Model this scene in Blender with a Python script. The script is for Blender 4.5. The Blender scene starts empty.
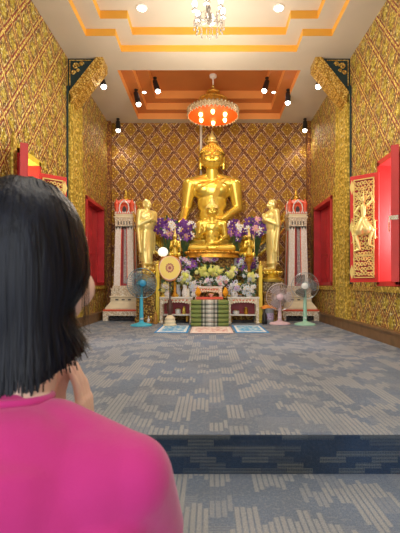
import bpy, bmesh, math, random
from mathutils import Vector, Matrix, noise
random.seed(7)
PI = math.pi
CZ = 0.805            # camera height
FZ = 0.165            # raised platform height
F = 400.0
scn = bpy.context.scene
COL = scn.collection

def W(px, py, Y):
    return Vector(((px - 209) * Y / F, Y, CZ + (284 - py) * Y / F))

# ------------------------------------------------------------------ materials
def newmat(name):
    m = bpy.data.materials.new(name); m.use_nodes = True
    nt = m.node_tree
    return m, nt, nt.nodes['Principled BSDF']

class NX:
    """tiny expression helper over math nodes"""
    def __init__(s, nt): s.nt = nt
    def m(s, op, a, b=None, c=None):
        n = s.nt.nodes.new('ShaderNodeMath'); n.operation = op
        for i, v in enumerate((a, b, c)):
            if v is None: continue
            if isinstance(v, (int, float)): n.inputs[i].default_value = v
            else: s.nt.links.new(v, n.inputs[i])
        return n.outputs[0]
    def mix(s, f, a, b):
        n = s.nt.nodes.new('ShaderNodeMix'); n.data_type = 'RGBA'
        for sock, v in ((n.inputs[0], f), (n.inputs[6], a), (n.inputs[7], b)):
            if isinstance(v, (int, float)): sock.default_value = v
            elif isinstance(v, tuple): sock.default_value = (*v, 1)
            else: s.nt.links.new(v, sock)
        return n.outputs[2]
    def coords(s):
        t = s.nt.nodes.new('ShaderNodeTexCoord')
        x = s.nt.nodes.new('ShaderNodeSeparateXYZ'); s.nt.links.new(t.outputs['Object'], x.inputs[0])
        return t.outputs['Object'], x.outputs[0], x.outputs[1], x.outputs[2]
    def noise(s, vec, scale, detail=2):
        n = s.nt.nodes.new('ShaderNodeTexNoise'); n.inputs['Scale'].default_value = scale
        n.inputs['Detail'].default_value = detail; s.nt.links.new(vec, n.inputs['Vector']); return n.outputs[0]
    def voro(s, vec, scale, out='Distance'):
        n = s.nt.nodes.new('ShaderNodeTexVoronoi'); n.inputs['Scale'].default_value = scale
        s.nt.links.new(vec, n.inputs['Vector']); return n.outputs[out]
    def vec(s, x, y, z):
        n = s.nt.nodes.new('ShaderNodeCombineXYZ')
        for i, v in enumerate((x, y, z)):
            if isinstance(v, (int, float)): n.inputs[i].default_value = v
            else: s.nt.links.new(v, n.inputs[i])
        return n.outputs[0]
    def step(s, e0, e1, v):
        n = s.nt.nodes.new('ShaderNodeMapRange'); n.inputs[1].default_value = e0; n.inputs[2].default_value = e1
        s.nt.links.new(v, n.inputs[0]); return n.outputs[0]
    def bump(s, h, bsdf, strength=0.4, dist=0.01):
        n = s.nt.nodes.new('ShaderNodeBump'); n.inputs['Strength'].default_value = strength
        n.inputs['Distance'].default_value = dist
        s.nt.links.new(h, n.inputs['Height']); s.nt.links.new(n.outputs[0], bsdf.inputs['Normal'])

def simple(name, col, rough=0.5, metal=0.0, vary=0.12, scale=12, bump=0.0, emit=None, estr=0, alpha=1, trans=0, bscale=None):
    m, nt, b = newmat(name); x = NX(nt)
    o, cx, cy, cz = x.coords()
    n = x.noise(o, scale, 3)
    d = tuple(c * (1 - vary) for c in col); l = tuple(min(1, c * (1 + vary)) for c in col)
    nt.links.new(x.mix(x.step(.3, .7, n), d, l), b.inputs['Base Color'])
    b.inputs['Roughness'].default_value = rough; b.inputs['Metallic'].default_value = metal
    if bump: x.bump(x.noise(o, bscale or scale * 4, 3), b, bump, 0.01)
    if emit: b.inputs['Emission Color'].default_value = (*emit, 1); b.inputs['Emission Strength'].default_value = estr
    b.inputs['Alpha'].default_value = alpha
    b.inputs['Transmission Weight'].default_value = trans
    return m

def lattice(name, axis, W_, H_, kind):
    m, nt, b = newmat(name); x = NX(nt)
    o, cx, cy, cz = x.coords()
    u = cx if axis == 'x' else cy
    uu = x.m('DIVIDE', u, W_); vv = x.m('DIVIDE', cz, H_)
    a = x.m('ADD', uu, vv); c = x.m('SUBTRACT', uu, vv)
    fa = x.m('SUBTRACT', x.m('FRACT', a), .5); fc = x.m('SUBTRACT', x.m('FRACT', c), .5)
    da = x.m('SUBTRACT', .5, x.m('ABSOLUTE', fa)); dc = x.m('SUBTRACT', .5, x.m('ABSOLUTE', fc))
    d = x.m('MINIMUM', da, dc)
    r = x.m('SQRT', x.m('ADD', x.m('MULTIPLY', fa, fa), x.m('MULTIPLY', fc, fc)))
    v1 = x.voro(o, 22 if kind == 'side' else 30); n1 = x.noise(o, 27 if kind == 'side' else 38, 4); n2 = x.noise(o, 9, 3)
    ang = x.m('ARCTAN2', fa, fc)
    pet = x.m('MULTIPLY', x.m('COSINE', x.m('MULTIPLY', ang, 8)), .045)
    rp = x.m('ADD', r, pet)
    if kind == 'side':
        base = x.mix(x.step(.38, .58, n1), (.15, .065, .006), (.82, .60, .075))
        base = x.mix(x.m('MULTIPLY', x.step(.42, .55, v1), .8), base, (.11, .025, .008))
        flower = x.mix(x.step(.08, .34, v1), (1.0, .92, .36), (.56, .44, .035))
        base = x.mix(x.m('MULTIPLY', x.step(.27, .19, rp), .8), base, flower)
        base = x.mix(x.m('MULTIPLY', x.step(.03, .0, x.m('ABSOLUTE', x.m('SUBTRACT', d, .15))), .55), base, (.95, .80, .36))
        base = x.mix(x.step(.60, .68, x.noise(o, 40, 2)), base, (1.0, .95, .50))  # pale noise specks paint glints of the gilding into the colour
        base = x.mix(x.step(.40, .33, x.noise(o, 44, 2)), base, (.07, .02, .004))
        band = x.step(.125, .11, d)
        red = x.mix(x.step(.35, .65, n1), (.16, .008, .012), (.36, .02, .025))
        base = x.mix(x.m('MULTIPLY', band, .95), base, red)
        beadc = x.mix(x.step(.42, .58, x.noise(o, 60, 2)), (.34, .18, .02), (.98, .78, .22))
        base = x.mix(x.step(.06, .045, d), base, beadc)
    else:
        base = x.mix(x.step(.42, .58, n1), (.085, .022, .005), (.34, .14, .022))
        inner = x.mix(x.step(.12, .36, v1), (1.0, .72, .06), (.34, .16, .01))
        base = x.mix(x.step(.125, .14, d), base, inner)
        base = x.mix(x.m('MULTIPLY', x.step(.10, .07, x.m('ABSOLUTE', x.m('SUBTRACT', r, .12))), .35), base, (.30, .12, .01))
        base = x.mix(x.step(.05, .03, r), base, (.9, .62, .12))
        ring = x.step(.034, .012, x.m('ABSOLUTE', x.m('SUBTRACT', d, .13)))
        ringc = x.mix(x.step(.44, .6, x.noise(o, 40, 2)), (.46, .24, .07), (1.0, .80, .55))
        base = x.mix(x.m('MULTIPLY', ring, .8), base, ringc)
        line = x.step(.035, .02, d)
        base = x.mix(x.m('MULTIPLY', line, .7), base, x.mix(x.step(.5, .62, x.noise(o, 52, 2)), (.16, .05, .02), (.75, .5, .35)))
    nt.links.new(base, b.inputs['Base Color'])
    b.inputs['Metallic'].default_value = .25; b.inputs['Roughness'].default_value = .36
    x.bump(x.m('ADD', n1, x.m('MULTIPLY', v1, -.6)), b, .9, .018)
    return m

def carpet(name, riser=False):
    m, nt, b = newmat(name); x = NX(nt)
    o, cx, cy, cz = x.coords()
    hy = x.m('ADD', cy, cz)
    def snap(v, s): return x.m('FLOOR', x.m('DIVIDE', v, s))
    def white(v):
        w = nt.nodes.new('ShaderNodeTexWhiteNoise'); nt.links.new(v, w.inputs[0]); return w.outputs[0]
    P = .022
    strk = x.m('MULTIPLY', x.m('SUBTRACT', white(x.vec(snap(cx, P), 1.3, 0)), .5), .075)
    col = snap(cx, P * 4)
    offs = x.m('MULTIPLY', white(x.vec(col, 7.7, 0)), .2)
    w1 = white(x.vec(col, snap(x.m('ADD', x.m('ADD', hy, offs), strk), .105), 0))
    col2 = snap(x.m('ADD', cx, P * 2), P * 6)
    w2 = white(x.vec(col2, snap(hy, .19), 3.3))
    edge = x.m('MULTIPLY', x.m('SUBTRACT', x.noise(o, 210, 2), .5), .35)
    fx = x.m('ADD', x.m('FRACT', x.m('DIVIDE', cx, P)), edge)
    st = x.step(.30, .46, x.m('ABSOLUTE', x.m('SUBTRACT', fx, .5)))
    st = x.m('SUBTRACT', 1.0, st)
    fy = x.m('ADD', x.m('FRACT', x.m('DIVIDE', hy, .0145)), edge)
    sy = x.m('SUBTRACT', 1.0, x.step(.2, .42, x.m('ABSOLUTE', x.m('SUBTRACT', fy, .5))))
    amt = x.m('MULTIPLY', x.step(.46, .56, w1), st)
    amt2 = x.m('MULTIPLY', x.m('MULTIPLY', x.step(.70, .78, w2), sy), .35)
    amt = x.m('MAXIMUM', amt, amt2)
    n = x.noise(o, 2.2, 3); n3 = x.noise(o, 230, 2); n4 = x.noise(o, 75, 2)
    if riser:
        blue = x.mix(x.step(.3, .7, n), (.025, .035, .05), (.035, .065, .13))  # darker tones put the step face's shade into the colour; ribs are pattern
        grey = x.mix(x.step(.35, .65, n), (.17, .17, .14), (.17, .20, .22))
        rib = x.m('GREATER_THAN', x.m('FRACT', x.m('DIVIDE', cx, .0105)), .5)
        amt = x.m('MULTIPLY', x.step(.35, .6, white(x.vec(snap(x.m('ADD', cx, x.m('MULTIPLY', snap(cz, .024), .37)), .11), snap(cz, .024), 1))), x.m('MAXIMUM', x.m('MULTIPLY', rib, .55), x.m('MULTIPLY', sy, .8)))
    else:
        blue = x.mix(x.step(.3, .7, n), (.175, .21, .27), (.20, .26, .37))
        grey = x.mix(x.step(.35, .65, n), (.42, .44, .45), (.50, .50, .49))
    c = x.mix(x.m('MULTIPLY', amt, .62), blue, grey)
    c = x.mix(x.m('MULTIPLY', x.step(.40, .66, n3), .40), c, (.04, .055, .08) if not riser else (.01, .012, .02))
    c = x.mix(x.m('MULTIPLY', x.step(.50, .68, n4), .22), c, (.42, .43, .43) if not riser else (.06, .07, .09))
    nt.links.new(c, b.inputs['Base Color'])
    b.inputs['Roughness'].default_value = .9
    b.inputs['Specular IOR Level'].default_value = .15
    x.bump(x.m('ADD', n3, amt), b, .5, .004)
    return m

def ornate(name, c1, c2, c3, scale=26, metal=.4, rough=.4, bump=.6):
    m, nt, b = newmat(name); x = NX(nt)
    o, cx, cy, cz = x.coords()
    v = x.voro(o, scale); n = x.noise(o, scale * 1.3, 3)
    base = x.mix(x.step(.15, .5, v), c1, c2)
    base = x.mix(x.step(.52, .64, n), base, c3)
    nt.links.new(base, b.inputs['Base Color'])
    b.inputs['Metallic'].default_value = metal; b.inputs['Roughness'].default_value = rough
    x.bump(x.m('SUBTRACT', n, v), b, bump, .012)
    return m

M = {}
M['wall_side'] = lattice('gilt_side_wall', 'y', .315, .40, 'side')
M['wall_back'] = lattice('gilt_back_wall', 'x', .335, .42, 'back')
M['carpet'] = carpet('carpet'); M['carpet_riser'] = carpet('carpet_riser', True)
M['cream'] = simple('cream_ceiling', (.62, .545, .445), .6, vary=.04, scale=2)
M['orange'] = simple('ceiling_orange', (.80, .40, .045), .5, vary=.05, scale=3)
M['terra'] = simple('terracotta_ceiling', (.58, .20, .055), .5, vary=.05, scale=3)
M['terra_l'] = simple('terracotta_light', (.84, .35, .09), .5, vary=.05, scale=3)
M['gold'] = simple('polished_gold', (.86, .66, .12), .27, .72, vary=.12, scale=6, bump=.06)
M['gold_pale'] = simple('pale_gold', (.92, .78, .30), .30, .5, vary=.1, scale=6, bump=.05)
M['gold_dark'] = simple('dark_gold', (.60, .31, .04), .35, .7, vary=.3, scale=14, bump=.4)
M['gilt'] = ornate('gilt_carving', (.95, .68, .15), (.42, .22, .03), (.85, .62, .2), 34, .45, .38)
M['gilt_y'] = ornate('gilt_yellow_border', (.90, .68, .15), (.40, .27, .03), (.82, .62, .14), 22, .25, .45)
M['gilt_green'] = ornate('gilt_on_teal', (.015, .05, .06), (.012, .04, .05), (.016, .05, .06), 18, .1, .35, .2)
M['mosaic_black'] = ornate('black_mosaic', (.03, .03, .025), (.10, .06, .02), (.62, .52, .3), 34, .3, .25)
M['rim'] = ornate('silvered_gilt', (.85, .72, .45), (.40, .26, .12), (.9, .82, .6), 60, .4, .35)
M['umber'] = simple('umber_paint', (.16, .07, .02), .5)
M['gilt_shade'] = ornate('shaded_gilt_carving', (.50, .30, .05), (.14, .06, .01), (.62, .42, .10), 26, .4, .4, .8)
M['mosaic_white'] = ornate('white_mosaic', (.98, .95, .88), (.86, .78, .66), (.98, .95, .9), 42, .1, .35, .35)
M['white_lattice'] = ornate('cream_carving', (.94, .88, .74), (.66, .54, .36), (.94, .90, .78), 34, .05, .5, .5)
M['cream_paint'] = simple('cream_paint', (.82, .72, .50), .45, vary=.08)
M['white_paint'] = simple('white_paint', (.85, .83, .78), .45, vary=.05)
M['red'] = simple('red_paint', (.62, .035, .03), .38, vary=.10, scale=5)
M['red_dark'] = simple('dark_red', (.30, .018, .025), .45, vary=.15)
M['red_far'] = simple('shutter_red', (.50, .03, .035), .35, vary=.2, scale=4)
M['red_orange'] = simple('vermilion', (.78, .10, .04), .4, vary=.12, scale=20)
M['mirror'] = simple('grey_mosaic', (.38, .33, .30), .25, .4, vary=.35, scale=60, bump=.3)
M['niche'] = simple('niche_shadow', (.06, .05, .05), .7)
M['wood'] = simple('brown_baseboard', (.20, .11, .045), .5, vary=.2, scale=8)
M['black'] = simple('black_metal', (.012, .012, .014), .4)
M['bulb'] = simple('lit_bulb', (1, .95, .85), .4, emit=(1, .93, .80), estr=14)
M['bulb_soft'] = simple('soft_bulb', (1, .96, .9), .4, emit=(1, .93, .82), estr=2.2)
M['bulb_warm'] = simple('warm_bulb', (1, .8, .4), .4, emit=(1, .66, .22), estr=9)
M['orange_glow'] = simple('orange_lining', (.80, .07, .01), .6, emit=(1, .07, .0), estr=.85, vary=.1)  # emission stands in for the bulbs' light on the lining
M['crystal'] = simple('crystal', (.50, .47, .44), .08, .6, vary=.15, scale=40)
M['chrome'] = simple('chrome', (.62, .60, .58), .15, .95)
M['globe'] = simple('milky_globe', (.95, .92, .85), .3, emit=(1, .93, .8), estr=.9)
M['yellow'] = simple('yellow_candle', (.90, .68, .06), .4, vary=.1)
M['marigold'] = simple('marigold', (.95, .42, .01), .6, vary=.2, scale=60, bump=.4)
M['leaf'] = simple('leaf_green', (.05, .11, .045), .5, vary=.4, scale=30)
M['stem'] = simple('stem_dark', (.06, .10, .05), .6)
for k, c in dict(purple=(.11, .02, .22), violet=(.26, .08, .42), white=(.95, .94, .92), lime=(.80, .88, .22), lemon=(.98, .92, .34),
                 pink=(.70, .36, .44), iceblue=(.66, .74, .90), lilac=(.70, .56, .85)).items():
    M['f_' + k] = simple('petal_' + k, c, .55, vary=.22, scale=50)
M['f_eye'] = simple('flower_eye', (.75, .55, .12), .6)
M['blue_plastic'] = simple('sky_blue_plastic', (.06, .50, .72), .35, vary=.05)
M['blue_dark'] = simple('deep_blue_plastic', (.03, .30, .55), .35, vary=.05)
M['pink_plastic'] = simple('pale_pink_plastic', (.78, .58, .66), .35, vary=.05)
M['mint_plastic'] = simple('mint_plastic', (.38, .70, .56), .35, vary=.05)
M['white_plastic'] = simple('white_plastic', (.82, .86, .86), .35, vary=.03)
M['wire_grey'] = simple('cage_wire', (.45, .50, .54), .3, .6)
M['wire_dark'] = simple('blue_cage_wire', (.14, .30, .40), .3, .5)
M['wire_pink'] = simple('pale_cage_wire', (.66, .60, .63), .3, .4)
M['blade_clear'] = simple('smoky_blade', (.22, .28, .32), .25, alpha=.55)
M['blade_dark'] = simple('dark_blade', (.06, .07, .08), .25, alpha=.75)
M['blade_pink'] = simple('pink_blade', (.48, .42, .46), .25, alpha=.55)
M['glass'] = simple('vase_glass', (.75, .82, .86), .08, trans=.6)
M['porcelain'] = simple('porcelain', (.80, .80, .82), .2, vary=.2, scale=40)
M['paper'] = simple('paper_card', (.85, .80, .68), .7, vary=.1)
M['skin'] = simple('skin', (.84, .58, .49), .5, vary=.06, scale=16)
M['orange_cloth'] = simple('saffron_cloth', (.85, .32, .05), .8, vary=.15, bump=.3)
M['trousers'] = simple('dark_trousers', (.03, .03, .05), .8)

def shirt_mat():
    m, nt, b = newmat('magenta_cotton'); x = NX(nt)
    o, cx, cy, cz = x.coords()
    n = x.noise(o, 7, 3)
    nt.links.new(x.mix(x.step(.3, .7, n), (.46, .016, .175), (.54, .024, .22)), b.inputs['Base Color'])
    b.inputs['Roughness'].default_value = .85
    b.inputs['Sheen Weight'].default_value = .25
    x.bump(x.m('ADD', x.m('MULTIPLY', x.noise(o, 420, 2), .15), x.noise(o, 9, 3)), b, .35, .012)
    return m
M['shirt'] = shirt_mat()
def hair_mat():
    m, nt, b = newmat('black_hair'); x = NX(nt)
    o, cx, cy, cz = x.coords()
    v = x.vec(x.m('MULTIPLY', cx, 130), x.m('MULTIPLY', cy, 130), x.m('MULTIPLY', cz, 4))
    n = x.noise(v, 1, 3)
    nt.links.new(x.mix(x.step(.3, .75, n), (.0012, .0018, .0045), (.006, .009, .020)), b.inputs['Base Color'])
    b.inputs['Roughness'].default_value = .42
    b.inputs['Specular IOR Level'].default_value = .24
    x.bump(n, b, .5, .004)
    return m
M['hair'] = hair_mat()
def cushion_mat():
    m, nt, b = newmat('striped_green_fabric'); x = NX(nt)
    o, cx, cy, cz = x.coords()
    ax = x.m('ABSOLUTE', cx)
    n = x.noise(o, 120, 2)
    c = x.mix(x.step(.3, .7, n), (.15, .21, .05), (.24, .32, .10))
    s = x.m('MULTIPLY', x.m('LESS_THAN', ax, .13), 1.0)
    c = x.mix(s, c, (.09, .11, .08))
    s = x.m('MULTIPLY', x.m('LESS_THAN', ax, .105), 1.0)
    c = x.mix(s, c, (.42, .44, .40))
    s = x.m('LESS_THAN', x.m('ABSOLUTE', x.m('SUBTRACT', ax, .066)), .014)
    c = x.mix(s, c, (.16, .18, .15))
    s = x.m('LESS_THAN', ax, .022)
    c = x.mix(s, c, (.58, .60, .56))
    nt.links.new(c, b.inputs['Base Color']); b.inputs['Roughness'].default_value = .8
    return m
M['cushion'] = cushion_mat()
def mat_mat(name, hx, hy, border, inner, field, spots):
    m, nt, b = newmat(name); x = NX(nt)
    o, cx, cy, cz = x.coords()
    ex = x.m('SUBTRACT', hx, x.m('ABSOLUTE', cx)); ey = x.m('SUBTRACT', hy, x.m('ABSOLUTE', cy))
    e = x.m('MINIMUM', ex, x.m('MULTIPLY', ey, .6))
    n = x.noise(o, 16, 2)
    c = x.mix(x.step(.50, .56, n), field, spots)
    c = x.mix(x.m('LESS_THAN', e, .06), c, inner)
    c = x.mix(x.m('LESS_THAN', e, .025), c, border)
    nt.links.new(c, b.inputs['Base Color']); b.inputs['Roughness'].default_value = .8
    return m
M['mat_blue'] = mat_mat('blue_mat', .22, .46, (.02, .27, .68), (.74, .84, .92), (.10, .42, .78), (.62, .78, .88))
M['mat_pink'] = mat_mat('pale_mat', .28, .38, (.75, .60, .56), (.80, .74, .70), (.78, .68, .64), (.60, .34, .34))
def talipot_mat():
    m, nt, b = newmat('ceremonial_fan_face'); x = NX(nt)
    o, cx, cy, cz = x.coords()
    r = x.m('SQRT', x.m('ADD', x.m('MULTIPLY', cx, cx), x.m('MULTIPLY', x.m('MULTIPLY', cz, cz), .8)))
    c = x.mix(x.step(.02, .2, r), (.92, .78, .22), (.90, .72, .18))
    ang = x.m('ARCTAN2', cx, cz)
    pt = x.m('MULTIPLY', x.m('COSINE', x.m('MULTIPLY', ang, 12)), .006)
    ring = x.m('LESS_THAN', x.m('ADD', r, pt), .062)
    c = x.mix(ring, c, (.40, .12, .10))
    c = x.mix(x.m('LESS_THAN', x.m('ADD', r, pt), .045), c, (.72, .48, .24))
    c = x.mix(x.m('LESS_THAN', r, .022), c, (.35, .10, .08))
    c = x.mix(x.m('GREATER_THAN', r, .150), c, (.86, .66, .45))
    c = x.mix(x.m('GREATER_THAN', r, .162), c, (.35, .16, .18))
    nt.links.new(c, b.inputs['Base Color']); b.inputs['Roughness'].default_value = .6
    return m
M['talipot'] = talipot_mat()

# ------------------------------------------------------------------ mesh helpers
class MB:
    def __init__(s): s.v = []; s.f = []; s.mi = []; s.cur = 0
    def add(s, vs, fs):
        o = len(s.v); s.v += [tuple(v) for v in vs]
        for f in fs: s.f.append(tuple(i + o for i in f)); s.mi.append(s.cur)
    def box(s, x0, x1, y0, y1, z0, z1, taper=None):
        if taper is None: t = (x0, x1, y0, y1)
        else:
            cx, cy = (x0 + x1) / 2, (y0 + y1) / 2
            t = (cx + (x0 - cx) * taper, cx + (x1 - cx) * taper, cy + (y0 - cy) * taper, cy + (y1 - cy) * taper)
        s.add([(x0, y0, z0), (x1, y0, z0), (x1, y1, z0), (x0, y1, z0), (t[0], t[2], z1), (t[1], t[2], z1), (t[1], t[3], z1), (t[0], t[3], z1)],
              [(3, 2, 1, 0), (4, 5, 6, 7), (0, 1, 5, 4), (1, 2, 6, 5), (2, 3, 7, 6), (3, 0, 4, 7)])
        return s
    def quad(s, a, b, c, d): s.add([a, b, c, d], [(0, 1, 2, 3)]); return s
    def lathe(s, prof, c=(0, 0, 0), seg=20, sx=1, sy=1):
        vs = []; fs = []
        for r, z in prof:
            for i in range(seg):
                a = 2 * PI * i / seg
                vs.append((c[0] + r * sx * math.cos(a), c[1] + r * sy * math.sin(a), c[2] + z))
        n = len(prof)
        for j in range(n - 1):
            for i in range(seg):
                k = (i + 1) % seg
                fs.append((j * seg + i, j * seg + k, (j + 1) * seg + k, (j + 1) * seg + i))
        fs.append(tuple(reversed(range(seg)))); fs.append(tuple((n - 1) * seg + i for i in range(seg)))
        s.add(vs, fs); return s
    def sq(s, prof, c=(0, 0, 0), sx=1, sy=1):       # square-plan stacked profile of (half width, z)
        vs = []; fs = []
        for r, z in prof:
            for a, b in ((-1, -1), (1, -1), (1, 1), (-1, 1)): vs.append((c[0] + a * r * sx, c[1] + b * r * sy, c[2] + z))
        n = len(prof)
        for j in range(n - 1):
            for i in range(4):
                k = (i + 1) % 4; fs.append((j * 4 + i, j * 4 + k, j * 4 + 4 + k, j * 4 + 4 + i))
        fs.append((3, 2, 1, 0)); fs.append(tuple((n - 1) * 4 + i for i in range(4)))
        s.add(vs, fs); return s
    def tube(s, pts, r, seg=8, closed=False):
        pts = [Vector(p) for p in pts]; n = len(pts)
        rs = r if isinstance(r, (list, tuple)) else [r] * n
        vs = []; fs = []; up = None
        for i, p in enumerate(pts):
            if closed: t = pts[(i + 1) % n] - pts[i - 1]
            else: t = pts[min(i + 1, n - 1)] - pts[max(i - 1, 0)]
            if t.length < 1e-9: t = Vector((0, 0, 1))
            t.normalize()
            if up is None:
                up = Vector((0, 0, 1)) if abs(t.z) < .9 else Vector((1, 0, 0))
            a = t.cross(up)
            if a.length < 1e-6: a = t.orthogonal()
            a.normalize(); b = a.cross(t).normalized(); up = b
            for k in range(seg):
                an = 2 * PI * k / seg
                vs.append(p + (a * math.cos(an) + b * math.sin(an)) * rs[i])
        m = n if closed else n - 1
        for j in range(m):
            j2 = (j + 1) % n
            for k in range(seg):
                k2 = (k + 1) % seg
                fs.append((j * seg + k, j2 * seg + k, j2 * seg + k2, j * seg + k2))
        if not closed:
            fs.append(tuple(range(seg))); fs.append(tuple(reversed([(n - 1) * seg + k for k in range(seg)])))
        s.add(vs, fs); return s
    def ell(s, c, r, seg=20, rings=12, rot=None):
        if isinstance(r, (int, float)): r = (r, r, r)
        vs = []; fs = []
        c = Vector(c)
        def P(x, y, z):
            v = Vector((x * r[0], y * r[1], z * r[2]))
            if rot is not None: v = rot @ v
            return c + v
        vs.append(P(0, 0, -1))
        for j in range(1, rings):
            ph = -PI / 2 + PI * j / rings
            for i in range(seg):
                a = 2 * PI * i / seg
                vs.append(P(math.cos(ph) * math.cos(a), math.cos(ph) * math.sin(a), math.sin(ph)))
        vs.append(P(0, 0, 1)); top = len(vs) - 1
        for i in range(seg):
            k = (i + 1) % seg
            fs.append((0, 1 + k, 1 + i)); fs.append((top, top - seg + i, top - seg + k))
        for j in range(rings - 2):
            for i in range(seg):
                k = (i + 1) % seg; o = 1 + j * seg
                fs.append((o + i, o + k, o + seg + k, o + seg + i))
        s.add(vs, fs); return s
    def cap(s, p1, r1, p2, r2, seg=16):               # tapered capsule
        p1 = Vector(p1); p2 = Vector(p2); n = 6; pts = []; rs = []
        d = (p2 - p1); L = d.length; d.normalize()
        for i in range(n + 1):
            a = PI / 2 * (1 - i / n); pts.append(p1 - d * r1 * math.sin(a)); rs.append(max(r1 * math.cos(a), 1e-4))
        for i in range(1, n + 1):
            a = PI / 2 * i / n
            if i == 1: pts.append(p2); rs.append(r2)
            pts.append(p2 + d * r2 * math.sin(a)); rs.append(max(r2 * math.cos(a), 1e-4))
        s.tube(pts, rs, seg); return s
    def prism(s, poly, axis, a0, a1):                 # poly 2D; extruded along axis
        n = len(poly)
        def P(p, a):
            if axis == 'y': return (p[0], a, p[1])
            if axis == 'x': return (a, p[0], p[1])
            return (p[0], p[1], a)
        vs = [P(p, a0) for p in poly] + [P(p, a1) for p in poly]
        fs = [tuple(range(n)), tuple(reversed(range(n, 2 * n)))] + [(i, i + n, (i + 1) % n + n, (i + 1) % n) for i in range(n)]
        s.add(vs, fs); return s
    def build(s, name, mat, parent=None, smooth=False, origin=None, rot=None, bevel=0):
        me = bpy.data.meshes.new(name)
        me.from_pydata(s.v, [], s.f); me.validate()
        for mm in (mat if isinstance(mat, list) else [mat]): me.materials.append(mm)
        if any(s.mi) and len(me.polygons) == len(s.mi):
            me.polygons.foreach_set('material_index', s.mi)
        bm = bmesh.new(); bm.from_mesh(me); bmesh.ops.recalc_face_normals(bm, faces=bm.faces)
        if bevel:
            es = [e for e in bm.edges if len(e.link_faces) == 2 and e.calc_face_angle(0) > .6]
            bmesh.ops.bevel(bm, geom=es, offset=bevel, segments=2, affect='EDGES', profile=.7)
        if smooth:
            for f in bm.faces: f.smooth = True
            for e in bm.edges:
                if len(e.link_faces) == 2 and e.calc_face_angle(0) > .8: e.smooth = False
        bm.to_mesh(me); bm.free()
        o = bpy.data.objects.new(name, me); COL.objects.link(o)
        if parent: o.parent = parent
        if origin: o.location = origin
        if rot: o.rotation_euler = rot
        return o

def remeshed(mb, name, mat, voxel, parent=None, smooth=4, origin=None, sm_f=.5):
    o = mb.build(name, mat, None)
    r = o.modifiers.new('r', 'REMESH'); r.mode = 'VOXEL'; r.voxel_size = voxel; r.use_smooth_shade = True
    if smooth:
        k = o.modifiers.new('s', 'SMOOTH'); k.factor = sm_f; k.iterations = smooth
    dg = bpy.context.evaluated_depsgraph_get()
    me = bpy.data.meshes.new_from_object(o.evaluated_get(dg))
    o.modifiers.clear(); old = o.data; o.data = me; me.name = name
    bpy.data.meshes.remove(old)
    if not me.materials: me.materials.append(mat)
    for p in me.polygons: p.use_smooth = True
    if parent: o.parent = parent
    if origin: o.location = origin
    return o

def tag(o, label=None, cat=None, group=None, kind=None):
    if label: o['label'] = label
    if cat: o['category'] = cat
    if group: o['group'] = group
    if kind: o['kind'] = kind
    return o
def thing(name, label, cat, loc=(0, 0, 0), rz=0, group=None):
    o = bpy.data.objects.new(name, None); COL.objects.link(o); o.empty_display_size = .1
    o.location = loc; o.rotation_euler = (0, 0, rz)
    return tag(o, label, cat, group)
def dup(root, loc, rz=None, label=None, group=None):
    def cp(o, par):
        c = o.copy(); COL.objects.link(c)
        if par is not None: c.parent = par
        for ch in kids.get(o.name, []): cp(ch, c)
        return c
    kids = {}
    for o in list(COL.objects):
        if o.parent: kids.setdefault(o.parent.name, []).append(o)
    r = cp(root, None); r.location = loc
    if rz is not None: r.rotation_euler = (0, 0, rz)
    if label: r['label'] = label
    if group: r['group'] = group
    return r
def struct(o): o['kind'] = 'structure'; return o
def rz(z): return CZ + z      # height given relative to the lens

# ------------------------------------------------------------------ room shell
WX = 1.94; BY = 7.70; Y0 = -2.6; CE = rz(3.10)
WIN = [(4.09, 4.51), (6.30, 7.28)]; WZ0, WZ1 = rz(.02), rz(1.34)
mb = MB(); mb.quad((-WX, Y0, 0), (WX, Y0, 0), (WX, 1.76, 0), (-WX, 1.76, 0))
struct(mb.build('floor', M['carpet']))
mb = MB()
mb.box(-WX, WX, 1.705, BY, 0, FZ)
p = mb.build('floor_platform', M['carpet'], bevel=.010); struct(p)
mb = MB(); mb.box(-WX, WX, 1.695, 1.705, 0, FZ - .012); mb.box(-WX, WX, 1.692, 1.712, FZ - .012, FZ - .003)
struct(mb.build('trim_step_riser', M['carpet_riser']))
def side_wall(sg, name):
    X = sg * WX; T = sg * (WX + .30); mb = MB()
    ys = [Y0] + [v for w in WIN for v in w] + [BY]
    for i in range(len(ys) - 1):
        a, b = ys[i], ys[i + 1]
        if i % 2 == 0: spans = [(0, CE)]
        else: spans = [(0, WZ0), (WZ1, CE)]
        for z0, z1 in spans: mb.box(min(X, T), max(X, T), a, b, z0, z1)
    return struct(mb.build(name, M['wall_side']))
side_wall(-1, 'wall_left'); side_wall(1, 'wall_right')
mb = MB(); mb.box(-WX - .14, WX + .14, BY, BY + .14, 0, CE)
struct(mb.build('wall_back', M['wall_back']))
# ceiling as a stepped height field
def clev(x, y):
    ax = abs(x)
    if 5.80 < y < 7.52 and ax < 1.33:
        l = 1
        if 5.93 < y < 7.36 and ax < 1.15: l = 2
        if 6.05 < y < 7.18 and ax < .96: l = 3
        return (3.10, 3.21, 3.33, 3.47)[l], 1
    def inx(yh, yl, wa, wb): return (y < yl and y > .75 and ax < wb) or (y < yh and y > .45 and ax < wa)
    if inx(5.12, 4.81, .98, 1.31): return 3.29, 0
    if inx(5.34, 5.00, 1.17, 1.54): return 3.19, 0
    return 3.10, (1 if False else 0)
xs = sorted({-WX, WX} | {s * v for s in (-1, 1) for v in (1.33, 1.15, .96, .98, 1.31, 1.17, 1.54)})
ys = sorted({Y0, BY, 5.80, 7.52, 5.93, 7.36, 6.05, 7.18, 5.12, 4.81, 5.34, 5.0, .75, .45})
mb = MB(); H = {}
for i in range(len(xs) - 1):
    for j in range(len(ys) - 1):
        H[i, j] = clev((xs[i] + xs[i + 1]) / 2, (ys[j] + ys[j + 1]) / 2)
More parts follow.
